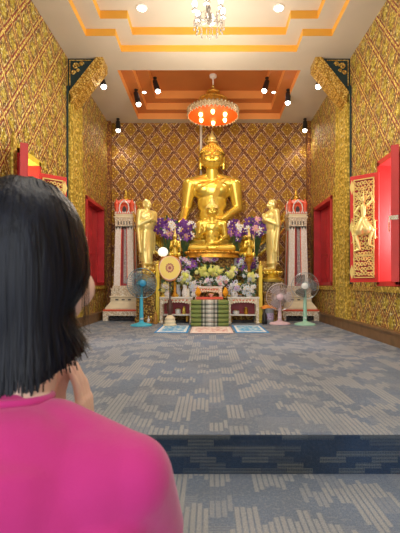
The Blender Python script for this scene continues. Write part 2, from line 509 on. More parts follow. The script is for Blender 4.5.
for (i, j), (h, t) in H.items():
    z = rz(h); x0, x1, y0, y1 = xs[i], xs[i + 1], ys[j], ys[j + 1]
    mb.cur = 2 if (t and h > 3.1) else 0
    mb.quad((x0, y0, z), (x0, y1, z), (x1, y1, z), (x1, y0, z))
    for di, dj in ((1, 0), (0, 1)):
        if (i + di, j + dj) in H:
            h2, t2 = H[i + di, j + dj]
            if abs(h2 - h) > 1e-6:
                z2 = rz(h2); mb.cur = 3 if (t or t2) else 1
                if di: mb.quad((x1, y0, z), (x1, y1, z), (x1, y1, z2), (x1, y0, z2))
                else: mb.quad((x0, y1, z), (x1, y1, z), (x1, y1, z2), (x0, y1, z2))
struct(mb.build('ceiling', [M['cream'], M['orange'], M['terra'], M['terra_l']]))
for sg, nm in ((-1, 'left'), (1, 'right')):
    mb = MB(); a, b = sorted((sg * WX, sg * (WX - .045)))
    mb.box(a, b, 1.75, BY, FZ, FZ + .13)
    c, d = sorted((sg * WX, sg * (WX - .06))); mb.box(c, d, 1.75, BY, FZ + .13, FZ + .155)
    struct(mb.build('baseboard_' + nm, M['wood']))
# rail under the windows, pilasters, corner strips
n = 0
for sg in (-1, 1):
    n += 1; mb = MB(); a, b = sorted((sg * WX, sg * (WX - .018)))
    mb.box(a, b, 1.75, 5.46, rz(-.085), rz(-.035)); mb.box(a, b, 5.97, BY, rz(-.085), rz(-.035))
    struct(mb.build('trim_%d' % n, M['gilt']))
    # pilaster with its bracket under the ceiling
    n += 1; mb = MB(); a, b = sorted((sg * WX, sg * (WX - .05)))
    mb.box(a, b, 5.46, 5.97, FZ + .155, rz(2.60))
    c, d = sorted((sg * (WX - .05), sg * (WX - .068)))
    mb.box(c, d, 5.50, 5.55, FZ + .155, rz(2.6)); mb.box(c, d, 5.88, 5.93, FZ + .155, rz(2.6))
    k = 0
    while FZ + .3 + k * .115 < rz(2.5):
        z = FZ + .3 + k * .115; e = sg * (WX - .05)
        mb.add([(e, 5.60, z), (e, 5.715, z + .055), (e, 5.83, z), (e, 5.715, z - .055), (e - sg * .02, 5.715, z)],
               [(0, 1, 4), (1, 2, 4), (2, 3, 4), (3, 0, 4)])
        k += 1
    pil = struct(mb.build('trim_%d' % n, M['gilt_y']))
    # dark strip on the pilaster's near face
    a2, b2 = sorted((sg * WX, sg * (WX - .022))); mb = MB(); mb.box(a2, b2, 5.44, 5.462, rz(0.0), rz(2.70)); o = mb.build('edge_strip', M['gilt_green'], pil)
    n += 1
    e = sg * WX
    tri = [(e, rz(3.10)), (e - sg * .42, rz(3.10)), (e, rz(2.60))]
    mb = MB(); mb.prism(tri, 'y', 5.50, 5.72)
    br = struct(mb.build('trim_%d' % n, M['gilt_green']))
    # sloping gilt face under the bracket
    mb = MB(); q = [(e - sg * .03, rz(2.48)), (e - sg * .07, rz(2.48)), (e - sg * .49, rz(3.00)), (e - sg * .49, rz(3.10)), (e - sg * .40, rz(3.10)), (e - sg*.03, rz(2.63))]
    mb.prism(q, 'y', 5.46, 5.72)
    for i in range(9):
        t = (i + .5) / 9; x_ = e - sg * (.07 + .42 * t); z_ = rz(2.48 + .52 * t)
        mb.ell((x_, 5.59, z_), (.015, .10, .015), 8, 6)
        mb.ell((x_, 5.455, z_ + .05), (.018, .018, .018), 8, 6)
    mb.build('bracket_rib', M['gilt'], br, smooth=False)
    mb = MB()        # gold scrollwork and border on the teal triangle
    yb = 5.49
    mb.tube([(e - sg * .03, yb, rz(3.07)), (e - sg * .32, yb, rz(3.07))], .006, 6)
    mb.tube([(e - sg * .03, yb, rz(3.07)), (e - sg * .03, yb, rz(2.72))], .006, 6)
    for (cx_, cz_, r_) in ((.11, 2.99, .045), (.19, 3.02, .03), (.08, 2.90, .03), (.14, 2.93, .02)):
        pts = [(e - sg * (cx_ + r_ * (1 - i / 16) * math.cos(i * .62)), yb, rz(cz_ + r_ * (1 - i / 16) * math.sin(i * .62))) for i in range(15)]
        mb.tube(pts, .011, 6)
    mb.build('scrollwork', M['gilt'], br)
    n += 1; mb = MB(); a, b = sorted((sg * WX, sg * (WX - .07)))
    mb.box(a, b, BY - .10, BY, FZ, CE); struct(mb.build('trim_%d' % n, M['gilt_dark'] if 'gilt_dark' in M else ornate('gilt_corner', (.42, .20, .03), (.16, .04, .015), (.55, .30, .06), 30, .2, .45)))

# windows
def carved_panel(w, h, parent):
    """gilt relief: scrolling vines round a dancing attendant, square lattice block below; local x 0..w, z 0..h, front at y=0 facing -y"""
    mb = MB(); rnd = random.Random(3)
    mb.box(0, w, 0, .006, 0, h)
    mb.build('panel_ground', M['red_dark'] , parent)
    mb = MB()
    for x0, x1, z0, z1 in ((0, .012, 0, h), (w - .012, w, 0, h), (0, w, h - .012, h), (0, w, 0, .012), (0, w, h * .215, h * .235)):
        mb.box(x0, x1, -.014, .004, z0, z1)
    for i in range(6):
        for j in range(19):
            cx = w * (i + .5) / 6; cz = .02 + (h - .04) * (j + .5) / 19
            r = .021; s_ = rnd.choice((-1, 1)); a0 = rnd.random() * 6
            pts = [(cx + r * (1 - k / 14) * math.cos(a0 + s_ * k * .65), -.006, cz + r * 1.3 * (1 - k / 14) * math.sin(a0 + s_ * k * .65)) for k in range(11)]
            mb.tube(pts, .0078, 5)
    mb.build('carved_vines', M['gold_pale'], parent)
    mb = MB(); c = w / 2; s = h * .60; z0 = h * .27
    P = lambda x, z: (c + x * s, -.014, z0 + z * s)
    def C(a, ra, b, rb): mb.cap(P(*a), ra * s * .86, P(*b), rb * s * .86, 10)
    C((0, .98), .008, (0, .90), .03); C((0, .88), .045, (0, .84), .04); C((0, .82), .022, (0, .74), .03)
    C((0, .74), .06, (.0, .56), .045); C((-.0, .52), .075, (-.0, .46), .07)
    C((-.07, .75), .028, (-.15, .64), .022); C((-.15, .64), .022, (-.07, .58), .018)
    C((.07, .75), .028, (.15, .84), .02); C((.15, .84), .02, (.12, .96), .014)
    C((0, .50), .085, (-.05, .36), .12); C((0, .46), .09, (.06, .36), .10); C((-.03, .47), .065, (-.13, .28), .05); C((-.13, .28), .045, (-.06, .04), .028); C((-.06, .03), .026, (-.14, .01), .02)
    C((.04, .47), .065, (.14, .34), .05); C((.14, .34), .042, (.09, .12), .028); C((.09, .1), .024, (.16, .07), .016)
    C((-.16, .12), .012, (-.19, .4), .014); C((.18, .5), .012, (.19, .2), .012)
    for k in range(7): C((-.08 + .17 * (k % 2), .50 - .03 * k), .012, (-.2 + .42 * (k % 2), .56 - .07 * k), .006)
    for k in range(5): C((.0, .80 - .0 * k), .01, (-.16 + .08 * k, 1.0 + .02 * (2 - abs(k - 2))), .006)
    mb.build('carved_figure', M['gold_pale'], parent, smooth=True)

def shutter(w, h, t, parent, carved, loc, rot):
    """local: x from hinge 0..w, front face -y"""
    r = bpy.data.objects.new('shutter', None); COL.objects.link(r); r.parent = parent; r.location = loc; r.rotation_euler = (0, 0, rot)
    mb = MB(); s = .045
    mb.box(0, s, 0, t, 0, h); mb.box(w - s, w, 0, t, 0, h); mb.box(s, w - s, 0, t, 0, s); mb.box(s, w - s, 0, t, h - s, h)
    mb.box(s, w - s, t * .4, t * .6, s, h - s)
    mb.build('shutter_frame', M['red'], r, bevel=.003)
    return r

nwin = 0
for sg in (-1, 1):
    for wi, (a, b) in enumerate(WIN):
        nwin += 1
        near = wi == 0
        w = bpy.data.objects.new('window_%d' % nwin, None); COL.objects.link(w); struct(w)
        w.location = (sg * WX, (a + b) / 2, WZ0)
        L = lambda x, y, z: (sg * x, y - (a + b) / 2, z - WZ0)   # x = distance outward from wall face
        hh = WZ1 - WZ0; yl, yh = a - (a + b) / 2, b - (a + b) / 2
        # casing
        mb = MB()
        def bx(x0, x1, y0, y1, z0, z1): mb.box(min(sg * x0, sg * x1), max(sg * x0, sg * x1), y0, y1, z0, z1)
        bx(-.03, .30, yl - .045, yl + .01, -.03, hh + .04); bx(-.03, .30, yh - .01, yh + .045, -.03, hh + .04)
        if not (near and sg < 0): bx(-.03, .30, yl - .045, yh + .045, hh - .01, hh + .05)
        bx(-.03, .30, yl - .045, yh + .045, -.045, .01)
        mb.build('casing', M['red'] if near else M['red_far'], w, bevel=.004)
        mb = MB(); bx(-.022, 0, yl - .17, yl - .10, -.05, hh + .10)
        # pointed cap on the border
        mb.prism([(yl - .17, hh + .10), (yl - .10, hh + .10), (yl - .135, hh + .17)], 'x', *sorted((0, -sg * .022)))
        bx(-.03, 0, yl - .10, yh + .12, -.11, -.05)
        mb.build('gilt_border', M['gilt_y'], w)
        if near:
            # left lintel only: sunlight on it put into the colour as yellow
            if sg < 0:
                mb = MB(); bx(-.03, .30, yl - .045, yh + .045, hh - .01, hh + .05); mb.build('lintel', M['yellow'], w)
            # far leaf, swung into the room, carved face to the hall
            A = Vector((sg * 1.92, 4.50)); B = Vector((sg * 1.675, 4.71)); d = B - A
            ang = math.atan2(d.y, d.x)
            lh = 1.235
            r = shutter(d.length, lh, .035, w, True, (A.x - sg * WX, A.y - (a + b) / 2, .0), ang)
            # local -y side must face the viewer; mirror for the right-hand leaf
            cp = bpy.data.objects.new('carved_panel', None); COL.objects.link(cp); cp.parent = r
            if sg < 0: cp.location = (.045, -.004, .05)
            else: cp.location = (.045 + d.length - .09, .039, .05); cp.rotation_euler = (0, 0, PI)
            carved_panel(d.length - .09, lh - .10, cp)
            # gilt diamonds on the free stile
            mb = MB(); fy = -.004 if sg < 0 else .039
            for zz, half in ((lh - .13, 0), (lh * .52, 0), (.12, 0)):
                q = [(d.length - .0225, zz + .085), (d.length + .005, zz), (d.length - .0225, zz - .085), (d.length - .048, zz)]
                mb.prism(q, 'y', fy - .003, fy + .003)
            mb.build('hinge_plate', M['gold_pale'], r)
            # near leaf, folded back almost edge-on
            A, B = (Vector((-1.925, 4.06)), Vector((-1.785, 3.78))) if sg < 0 else (Vector((1.905, 4.13)), Vector((1.755, 3.86))); d = B - A
            r2 = shutter(d.length, hh + .0, .07, w, False, (A.x - sg * WX, A.y - (a + b) / 2, .0), math.atan2(d.y, d.x))
            if sg > 0:
                mb = MB(); fy = .0
                mb.box(d.length - .03, d.length + .006, -.02, .065, .60, .64)
                mb.tube([(d.length + .01, -.012, .62), (d.length + .02, -.014, .57), (d.length + .015, -.014, .48)], .007, 6)
                mb.build('latch_and_glints', M['chrome'], r2)  # metal catch on the near leaf
        else:
            r = bpy.data.objects.new('shutter', None); COL.objects.link(r); r.parent = w
            for q in range(2):
                mb = MB(); y0 = yl + .012 + q * (yh - yl) / 2; y1 = yl - .012 + (q + 1) * (yh - yl) / 2
                def bx2(x0, x1, a_, b_, c_, d_): mb.box(min(sg * x0, sg * x1), max(sg * x0, sg * x1), a_, b_, c_, d_)
                bx2(.09, .12, y0, y1, .012, hh - .012)
                for z0, z1 in ((.08, .42), (.50, hh - .08)):
                    bx2(.078, .092, y0 + .06, y1 - .06, z0, z1)
                mb.build('leaf_panel', M['red_far'], r, bevel=.004)
            mb = MB()
            for k_ in range(4): mb.ell((sg * .072, yl + .26 + .02 * (k_ % 2), .18 + .13 * k_), .014, 8, 6)
            mb.build('latch_and_glints', M['chrome'], r)  # chrome beads stand in for bright reflections on the closed red leaf

# white conduit down the back wall
mb = MB(); t_ = W(201, 122, 7.67); b_ = W(201, 215, 7.67)
mb.tube([t_, b_], .022, 8)
tag(mb.build('wall_pipe', M['white_paint']), 'thin white vertical pipe on the back wall behind the big gold statue', 'pipe')

# ------------------------------------------------------------------ lights in the ceiling
def spot(px, py, Y, ztop, tilt, label, energy=10):
    p = W(px, py, Y)
    t = thing('spotlight', label, 'spotlight', (p.x, p.y, ztop), group='black ceiling spotlights')
    mb = MB(); mb.lathe([(.03, 0), (.03, -.02), (.008, -.022), (.008, -.07)], seg=12); mb.build('mount', M['black'], t, smooth=True)
    d = Vector((tilt, -.12, -1)).normalized(); h = ztop - p.z
    c = Vector((0, 0, -.07))
    mb = MB(); e = c + d * max(h - .03, .13)
    mb.cap(c, .040, e, .046, 14); mb.build('housing', M['black'], t, smooth=True)
    mb = MB(); mb.ell(e + d * .026, .040, 14, 10); mb.build('bulb', M['bulb'], t, smooth=True)
    l = bpy.data.lights.new('spot_lamp', 'SPOT'); l.energy = energy; l.spot_size = 2.2; l.spot_blend = .8; l.shadow_soft_size = .05; l.color = (1, .9, .76)
    lo = bpy.data.objects.new('spot_lamp', l); COL.objects.link(lo); lo.location = Vector((p.x, p.y, ztop)) + e + d * .09
    lo.rotation_euler = d.to_track_quat('-Z', 'Y').to_euler()
    return t
spot(101, 78, 5.85, CE, .3, 'black ceiling spotlight beside the left gilt bracket', 7)
spot(321, 77, 5.85, CE, -.3, 'black ceiling spotlight beside the right gilt bracket', 7)
spot(136, 101, 6.60, rz(3.21), .25, 'black spotlight on the outer left step of the terracotta ceiling recess', 14)
spot(155, 88, 6.45, rz(3.33), .3, 'black spotlight on the inner left step of the terracotta ceiling recess', 14)
spot(267, 87, 6.45, rz(3.33), -.3, 'black spotlight on the inner right step of the terracotta ceiling recess', 14)
spot(288, 97, 6.60, rz(3.21), -.05, 'black spotlight on the outer right step of the terracotta ceiling recess', 14)
spot(118, 126, 7.5, CE, .05, 'bright spotlight where the ceiling meets the back wall at left', 14)
spot(305, 124, 7.5, CE, -.05, 'bright spotlight where the ceiling meets the back wall at right', 14)
for x_, Y, z_, r_, lb in ((-.80, 4.76, 3.29, .055, 'round downlight in the cream ceiling left of the chandelier'),
                          (.83, 4.76, 3.29, .055, 'round downlight in the cream ceiling right of the chandelier'),
                          (-1.08, 6.68, 3.205, .03, 'tiny downlight on the left step of the terracotta recess'),
                          (1.08, 6.68, 3.205, .03, 'tiny downlight on the right step of the terracotta recess')):
    zz = rz(z_) - (0 if z_ > 3.25 else -.005)
    if z_ < 3.25: zz = rz(3.21)
    t = thing('downlight', lb, 'downlight', (x_, Y, zz))
    mb = MB(); mb.lathe([(r_ * 1.25, 0), (r_ * 1.25, -.008), (r_, -.012)], seg=20); mb.build('rim', M['white_paint'], t, smooth=True)
    mb = MB(); mb.lathe([(r_ * .95, -.01), (r_ * .9, -.016), (r_ * .3, -.018)], seg=20); mb.build('lens', M['bulb'], t, smooth=True)

# crystal chandelier
t = thing('chandelier', 'small crystal chandelier with candle bulbs hanging from the cream ceiling', 'chandelier', (0, 4.0, rz(3.29)))
hz = -(3.29 - 2.66)
mb = MB(); mb.lathe([(.05, 0), (.05, -.02), (.012, -.04)], seg=16)
k = 0; z = -.04
while z > hz + .13:
    a = k % 2 * PI / 2
    mb.tube([(.012 * math.cos(a) * math.cos(s), .012 * math.sin(a) * math.cos(s), z - .014 + .018 * math.sin(s)) for s in [i * PI / 4 for i in range(8)]], .0025, 5, closed=True)
    z -= .026; k += 1
mb.build('chain', M['chrome'], t, smooth=True)
mb = MB(); mb.lathe([(.003, hz + .14), (.012, hz + .12), (.022, hz + .09), (.01, hz + .06), (.03, hz + .02), (.034, hz), (.012, hz - .03), (.02, hz - .05), (.004, hz - .075)], seg=16)
mb.build('stem', M['crystal'], t, smooth=True)
for i in range(6):
    a = i * PI / 3 + .35; R = .15
    mb = MB(); pts = []
    for s in range(11):
        q = s / 10; pts.append((math.cos(a) * R * q, math.sin(a) * R * q, hz - .035 * math.sin(q * PI) + .03 * q * q + (.0)))
    mb.tube(pts, .006, 6)
    mb.lathe([(.008, 0), (.03, .006), (.032, .012), (.01, .014), (.010, .05)], (math.cos(a) * R, math.sin(a) * R, hz + .03), 10)
    arm = mb.build('arm', M['chrome'], t, smooth=True)
    mb = MB(); mb.ell((math.cos(a) * R, math.sin(a) * R, hz + .105), (.028, .028, .034), 12, 10); mb.build('bulb', M['bulb_soft'], arm, smooth=True)
    mb = MB()
    for j in range(4):
        b = a + (j - 1.5) * .25; rr = R * (1 - .2 * (j % 2)); zz = hz - .03
        mb = MB(); mb.tube([(math.cos(a) * R * .9, math.sin(a) * R * .9, hz - .005), (math.cos(b) * rr, math.sin(b) * rr, zz - .01), (math.cos(b) * rr, math.sin(b) * rr, zz - .08)], .002, 4)
        for k in range(3):
            c = (math.cos(b) * rr, math.sin(b) * rr, zz - .022 * k)
            mb.ell(c, (.006, .006, .010), 6, 4)
        mb.ell((math.cos(b) * rr, math.sin(b) * rr, zz - .08), (.010, .010, .018), 6, 4)
        mb.build('crystal_drop', M['crystal'], arm)
l = bpy.data.lights.new('chandelier_lamp', 'POINT'); l.energy = 5; l.shadow_soft_size = .15; l.color = (1, .88, .7)
lo = bpy.data.objects.new('chandelier_lamp', l); COL.objects.link(lo); lo.location = (0, 4.0, rz(2.45))

# tiered umbrella lamp over the statue
UY = 6.65; uc = W(213, 116, UY)
t = thing('umbrella_lamp', 'tiered gold umbrella lamp with glowing orange lining over the big statue', 'lamp', (uc.x, UY, rz(3.47)))
bz = uc.z - rz(3.47)                              # rim height in local z
mb = MB(); mb.lathe([(.06, 0), (.06, -.035), (.035, -.05), (.012, -.055), (.012, bz + .42)], seg=16); mb.build('mount', M['white_paint'], t, smooth=True)
def tier(nm, R, z, h, Rt, mat, up=.05):
    mb = MB(); prof = [(R - .012, z + .006), (R, z), (R + .006, z + h * .5), (R - .005, z + h), (R * .8, z + h + up * .5), (Rt, z + h + up)]
    mb.lathe(prof, seg=40)
    for i in range(40):
        a = 2 * PI * i / 40; mb.ell(((R) * math.cos(a), (R) * math.sin(a), z - .008), (.018, .018, .02), 6, 4)
        mb.ell(((R) * math.cos(a), (R) * math.sin(a), z + h), (.018, .018, .022), 6, 4)
    return mb.build(nm, mat, t, smooth=True)
tier('canopy', .42, bz + .0, .085, .22, M['rim'], .01)
tier('tier', .225, bz + .20, .06, .09, M['gold_dark'], .015)
tier('tier', .10, bz + .34, .05, .04, M['gold_dark'], .015)
mb = MB(); mb.lathe([(.20, bz + .09), (.19, bz + .21)], seg=24); mb.lathe([(.08, bz + .27), (.075, bz + .35)], seg=20); mb.build('tier_neck', M['red_dark'], t, smooth=True)
mb = MB(); mb.lathe([(.04, bz + .38), (.05, bz + .42), (.02, bz + .46), (.03, bz + .48), (.01, bz + .52)], seg=14); mb.build('finial', M['gilt'], t, smooth=True)
mb = MB(); mb.lathe([(.408, bz - .0), (.405, bz + .02), (.38, bz + .035), (.02, bz + .045)], seg=40)
mb.build('lining', M['orange_glow'], t, smooth=True)
for i in range(6):
    a = i * PI / 3 + .5; R = .23
    mb = MB(); mb.lathe([(.012, bz + .04), (.03, bz + .02), (.012, bz)], (R * math.cos(a), R * math.sin(a), 0), 10)
    hol = mb.build('lamp_holder', M['gilt'], t, smooth=True)
    mb = MB(); mb.ell((R * math.cos(a), R * math.sin(a), bz - .02), (.032, .032, .045), 10, 8); mb.build('bulb', M['bulb_warm'], hol, smooth=True)
l = bpy.data.lights.new('umbrella_light', 'POINT'); l.energy = 9; l.shadow_soft_size = .15; l.color = (1, .80, .5)
lo = bpy.data.objects.new('umbrella_light', l); COL.objects.link(lo); lo.location = (uc.x, UY, uc.z - .45)

# ------------------------------------------------------------------ seated gold statues
def seated(name, label, base, s, knee, raised, seatmat, big, ly=1.0):
    t = thing(name, label, 'statue', base)
    V = lambda x, y, z: (x * s, y * s, z * s)
    def headscale(m_):
        for i_, (a_, b_, c_) in enumerate(m_.v):
            q_ = max(0, min(1, (c_ / s - 1.14) / .12)); k_ = 1 + .20 * q_
            m_.v[i_] = (a_ * k_, b_ * k_, c_ - .035 * s * q_)
    mb = MB()
    def C(a, ra, b, rb): mb.cap(V(*a), ra * s, V(*b), rb * s, 18)
    def E(c, r, rot=None): mb.ell(V(*c), (r[0] * s, r[1] * s, r[2] * s), 22, 14, rot)
    # crossed legs
    k = knee
    for sg in (-1, 1):
        C((sg * .14, .0, .15), .14, (sg * (k - .14), -.16 * ly, .12), .125)
        C((sg * (k - .14), -.18 * ly, .12), .12, (-sg * .10, -.36 * ly, .11), .085)
        C((-sg * .10, -.36 * ly, .12), .07, (-sg * .22, -.34 * ly, .13), .05)
    E((0, .02, .2), (.32, .24, .18))
    # torso
    E((0, .0, .38), (.235, .17, .22)); E((0, 0, .60), (.26, .165, .25)); E((0, 0, .82), (.335, .175, .22))
    C((-.30, 0, .95), .12, (.30, 0, .95), .12)
    E((-.14, -.1, .84), (.15, .08, .12)); E((.14, -.1, .84), (.15, .08, .12))
    C((0, 0, .98), .12, (0, -.02, 1.2), .095)
    for zz in (1.10, 1.15): mb.tube([V(.103 * math.cos(i * PI / 8), -.012 + .10 * math.sin(i * PI / 8), zz) for i in range(16)], .012 * s, 6, closed=True)
    for sg in (-1, 1): C((0, .01, 1.07), .09, (sg * .30, .01, .98), .10)
    # head
    E((0, -.02, 1.42), (.165, .175, .215)); E((0, -.045, 1.32), (.142, .138, .12)); E((0, -.1, 1.235), (.06, .055, .04))
    for sg in (-1, 1):
        E((sg * .065, -.155, 1.36), (.05, .035, .045))               # cheeks
        C((sg * .172, .0, 1.44), .022, (sg * .175, .01, 1.24), .026)  # long ears
        mb.tube([V(sg * (.028 + .105 * i / 6), -.192 + .035 * (i / 6) ** 2, 1.452 + .028 * math.sin(PI * i / 6)) for i in range(7)], .010 * s, 6)
        E((sg * .068, -.168, 1.42), (.038, .022, .018))
    C((0, -.188, 1.45), .014, (0, -.218, 1.375), .022); E((0, -.205, 1.362), (.034, .02, .015))
    E((0, -.186, 1.315), (.048, .02, .012)); E((0, -.182, 1.295), (.036, .02, .012))
    # arms
    hand_targets = {}
    C((-.39, 0, .93), .13, (-.45, .03, .52), .092)
    C((.39, 0, .93), .13, (.45, .03, .52), .092)
    def hand(c, d, side, open_up=False):
        # palm plus four fingers and thumb, c = wrist, d = finger direction
        d = Vector(d).normalized(); c = Vector(c); n = Vector(side).normalized()
        w2 = d.cross(n).normalized()
        C(tuple(c), .055, tuple(c + d * .10), .05)
        for i in range(4):
            o = w2 * (.036 * (i - 1.5)); L = (.17, .20, .19, .15)[i]
            C(tuple(c + d * .10 + o), .021, tuple(c + d * (.10 + L * .85) + o + n * .01), .014)
        C(tuple(c + d * .02 - w2 * .05), .022, tuple(c + d * .12 - w2 * .105), .016)
    # robe side: left screen arm hand over the knee, other in the lap
    if raised:
        C((-.45, .03, .52), .085, (-.26, -.30, .66), .055)
        hand((-.25, -.31, .68), (.05, -.05, 1), (0, -1, 0))
    else:
        C((-.45, .03, .52), .085, (-.50, -.24, .27), .058)
        hand((-.51, -.26, .26), (-.05, -.75, -.35), (0, -.3, 1))
    C((.45, .03, .52), .085, (.20, -.26, .30), .058)
    hand((.18, -.27, .29), (-1, -.15, -.05), (0, -.2, 1))
    headscale(mb)
    body = remeshed(mb, 'body', M['gold'], .009 * (s + .25) * .9, t, 3)
    # hair cap of small curls, cranial bump, flame
    mb = MB()
    mb.ell(V(0, .015, 1.46), (.176 * s, .178 * s, .205 * s), 22, 14)
    mb.ell(V(0, .02, 1.66), (.085 * s, .085 * s, .075 * s), 18, 10)
    v2 = []
    for ring in range(9):
        ph = .28 + ring * .155
        cnt = int(26 * math.cos(ph)) + 3
        for i in range(cnt):
            a = 2 * PI * (i + .5 * (ring % 2)) / cnt
            x_ = .178 * math.cos(ph) * math.cos(a); y_ = .015 + .18 * math.cos(ph) * math.sin(a); z_ = 1.46 + .205 * math.sin(ph)
            mb.ell(V(x_, y_, z_), .017 * s, 7, 5)
    hairv = None
    hd = mb.build('hair_curls', M['gold'] if big else M['gold_pale'], t, smooth=True)
    # trim hair below the hairline at the front
    bm = bmesh.new(); bm.from_mesh(hd.data)
    dl = [v for v in bm.verts if (v.co.z < 1.50 * s and v.co.y < -.04 * s) or v.co.z < 1.36 * s]
    bmesh.ops.delete(bm, geom=dl, context='VERTS')
    for v_ in bm.verts:
        q_ = max(0, min(1, (v_.co.z / s - 1.14) / .12)); k_ = 1 + .20 * q_
        v_.co = (v_.co.x * k_, v_.co.y * k_, v_.co.z - .035 * s * q_)
    bm.to_mesh(hd.data); bm.free()
    fl = MB(); fl.lathe([(.045 * s, 1.70 * s), (.062 * s, 1.735 * s), (.035 * s, 1.77 * s), (.045 * s, 1.80 * s), (.02 * s, 1.85 * s), (.003 * s, 1.93 * s)], V(0, .02, 0), 12, 1, .6)
    fl.v = [(a_ * 1.7, b_ * 1.5, c_ - .035 * s) for a_, b_, c_ in fl.v]
    fl.build('flame_finial', M['gold_pale'], t, smooth=True)
    # robe sash across the chest and hem
    mb = MB()
    pts = [V(.20, -.13, 1.02), V(.15, -.185, .93), V(.10, -.205, .82), (V(.05, -.185, .68)), V(.02, -.178, .56), V(0, -.19, .42)]
    for i in range(len(pts) - 1):
        a = Vector(pts[i]); b = Vector(pts[i + 1]); o = Vector((.045 * s, .01 * s, 0)); d = Vector((0, -.012 * s, 0))
        mb.add([a - o, a + o, b + o, b - o, a - o + d, a + o + d, b + o + d, b - o + d], [(0, 1, 2, 3), (7, 6, 5, 4), (0, 4, 5, 1), (2, 6, 7, 3), (1, 5, 6, 2), (0, 3, 7, 4)])
    mb.tube([V(-.29 + .5 * i / 10, -.165 - .045 * math.sin(PI * i / 10), .80 + .22 * i / 10) for i in range(11)], .009 * s, 6)
    mb.build('robe_sash', M['gold'], t, smooth=True)
    # eyes
    mb = MB()
    for sg in (-1, 1):
        mb.tube([V(sg * (.034 + .066 * i / 6), -.192 + .022 * (i / 6), 1.422 - .010 * math.sin(PI * i / 6)) for i in range(7)], .0105 * s, 6)
        mb.tube([V(sg * (.026 + .105 * i / 8), -.203 + .040 * (i / 8) ** 2, 1.462 + .026 * math.sin(PI * i / 8)) for i in range(9)], .0055 * s, 5)
    headscale(mb); mb.build('eyes', M['umber'], t); mb = MB()
    mb.tube([V(-.040 + .01 * i, -.207 + .0008 * (i - 4) ** 2, 1.306 + .0006 * (i - 4) ** 2) for i in range(9)], .0055 * s, 5)
    headscale(mb); mb.build('lips', M['umber'], t)
    mb = MB()
    w = k + .06
    D_ = .50 * ly
    mb.lathe([(w, -.0), (w + .02, -.03), (w - .03, -.06), (w - .05, -.10), (w + .0, -.15), (w + .04, -.17), (w + .04, -.21)], (0, -.10 * s, 0), 40, s, s * D_ / w * .9)
    mb.v = [(x_, y_, z_ * s) for x_, y_, z_ in mb.v]
    for i in range(28):
        a = 2 * PI * i / 28
        mb.ell(((w + .0) * s * math.cos(a), -.10 * s + D_ * .9 * s * math.sin(a), -.035 * s), (.055 * s, .05 * s, .05 * s), 8, 6)
    mb.build('lotus_seat', seatmat, t, smooth=True)
    return t
BB = W(212, 238, 7.36)
big = seated('buddha_statue', 'large seated gold buddha statue under the orange umbrella lamp', BB, 1.05, .64, False, M['gold'], True, .75)
SB = W(212, 252, 6.76)
small = seated('buddha_statue', 'small seated gold buddha statue with raised hand before the large one', SB, .50, .82, True, M['gold_dark'], False, .8)

# throne behind the tables
t = thing('stepped_altar', 'tiered gilt platform carrying the two seated statues', 'altar', (0, 7.15, FZ))
zt = BB.z - FZ - .21
mb = MB(); mb.box(-.72, .78, -.06, .50, 0, zt * .5); mb.box(-.70, .76, -.04, .48, zt * .5, zt * .82); mb.box(-.66, .74, -.02, .46, zt * .82, zt + .0)
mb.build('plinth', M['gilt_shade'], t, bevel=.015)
zs = SB.z - .105 - FZ
mb = MB(); mb.box(-.30, .38, -.42, -.06, 0, zs * .72); mb.box(-.34, .42, -.43, -.06, zs * .72, zs)
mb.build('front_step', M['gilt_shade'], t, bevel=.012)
mb = MB()
for z_, x_, y_ in ((zt * .5, .72, -.08), (zt * .82, .70, -.06), (zt - .02, .66, -.04)):
    mb.box(-x_, x_, y_, y_ + .05, z_ - .02, z_ + .02)
    for i in range(int(2 * x_ / .075)):
        cx = -x_ + .0375 + i * .075
        mb.add([(cx - .03, y_, z_ + .02), (cx + .03, y_, z_ + .02), (cx, y_, z_ + .075), (cx, y_ - .02, z_ + .035)], [(0, 1, 3), (1, 2, 3), (2, 0, 3)])
mb.build('moulding', M['gold'], t)
# sweeping wings (mosaic band with gilt flames)
for sg in (-1, 1):
    t = thing('throne_wing', 'curved gilt wing with dark mosaic edge sweeping up to the %s of the throne' % ('left' if sg < 0 else 'right'), 'throne', (0, 6.99, FZ))
    N = 22; lo_ = []; up_ = []
    for i in range(N + 1):
        q = i / N; X = (.52 + .78 * q) * sg; z = .95 - FZ + CZ - .44 + 0 * q
        zz = (rz(.36) - FZ) + .60 * q ** 1.7
        lo_.append((X, zz)); up_.append((X, zz + .15))
    mb = MB()
    for i in range(N):
        a, b, c, d = lo_[i], lo_[i + 1], up_[i + 1], up_[i]
        mb.add([(p[0], y, p[1]) for y in (-.04, .04) for p in (a, b, c, d)], [(0, 1, 2, 3), (7, 6, 5, 4), (0, 4, 5, 1), (2, 6, 7, 3)])
    mb.build('mosaic_band', M['mosaic_black'], t)
    mb = MB()
    mb.tube([(p[0], -.05, p[1]) for p in lo_], .018, 6); mb.tube([(p[0], -.05, p[1]) for p in up_], .018, 6)
    for i in range(N):
        p = up_[i]; q = up_[i + 1]; h = .20 + .10 * math.sin(PI * i / N)
        mb.add([(p[0], -.03, p[1]), (q[0], -.03, q[1]), ((p[0] + q[0]) / 2 + sg * .07, -.0, q[1] + h), ((p[0] + q[0]) / 2, -.07, q[1] + h * .3), ((p[0] + q[0]) / 2, .03, q[1] + h * .3)],
               [(0, 1, 3), (1, 2, 3), (2, 0, 3), (0, 1, 4), (1, 2, 4), (2, 0, 4)])
    mb.build('gilt_flames', M['gold'], t)
    mb = MB()
    q = [(lo_[i][0], lo_[i][1]) for i in range(N + 1)] + [(sg * 1.2, 0), (sg * .45, 0)]
    mb.box(min(sg * .80, sg * 1.12), max(sg * .80, sg * 1.12), -.02, .10, 0, rz(.40) - FZ)
    mb.build('support', M['gilt'], t)

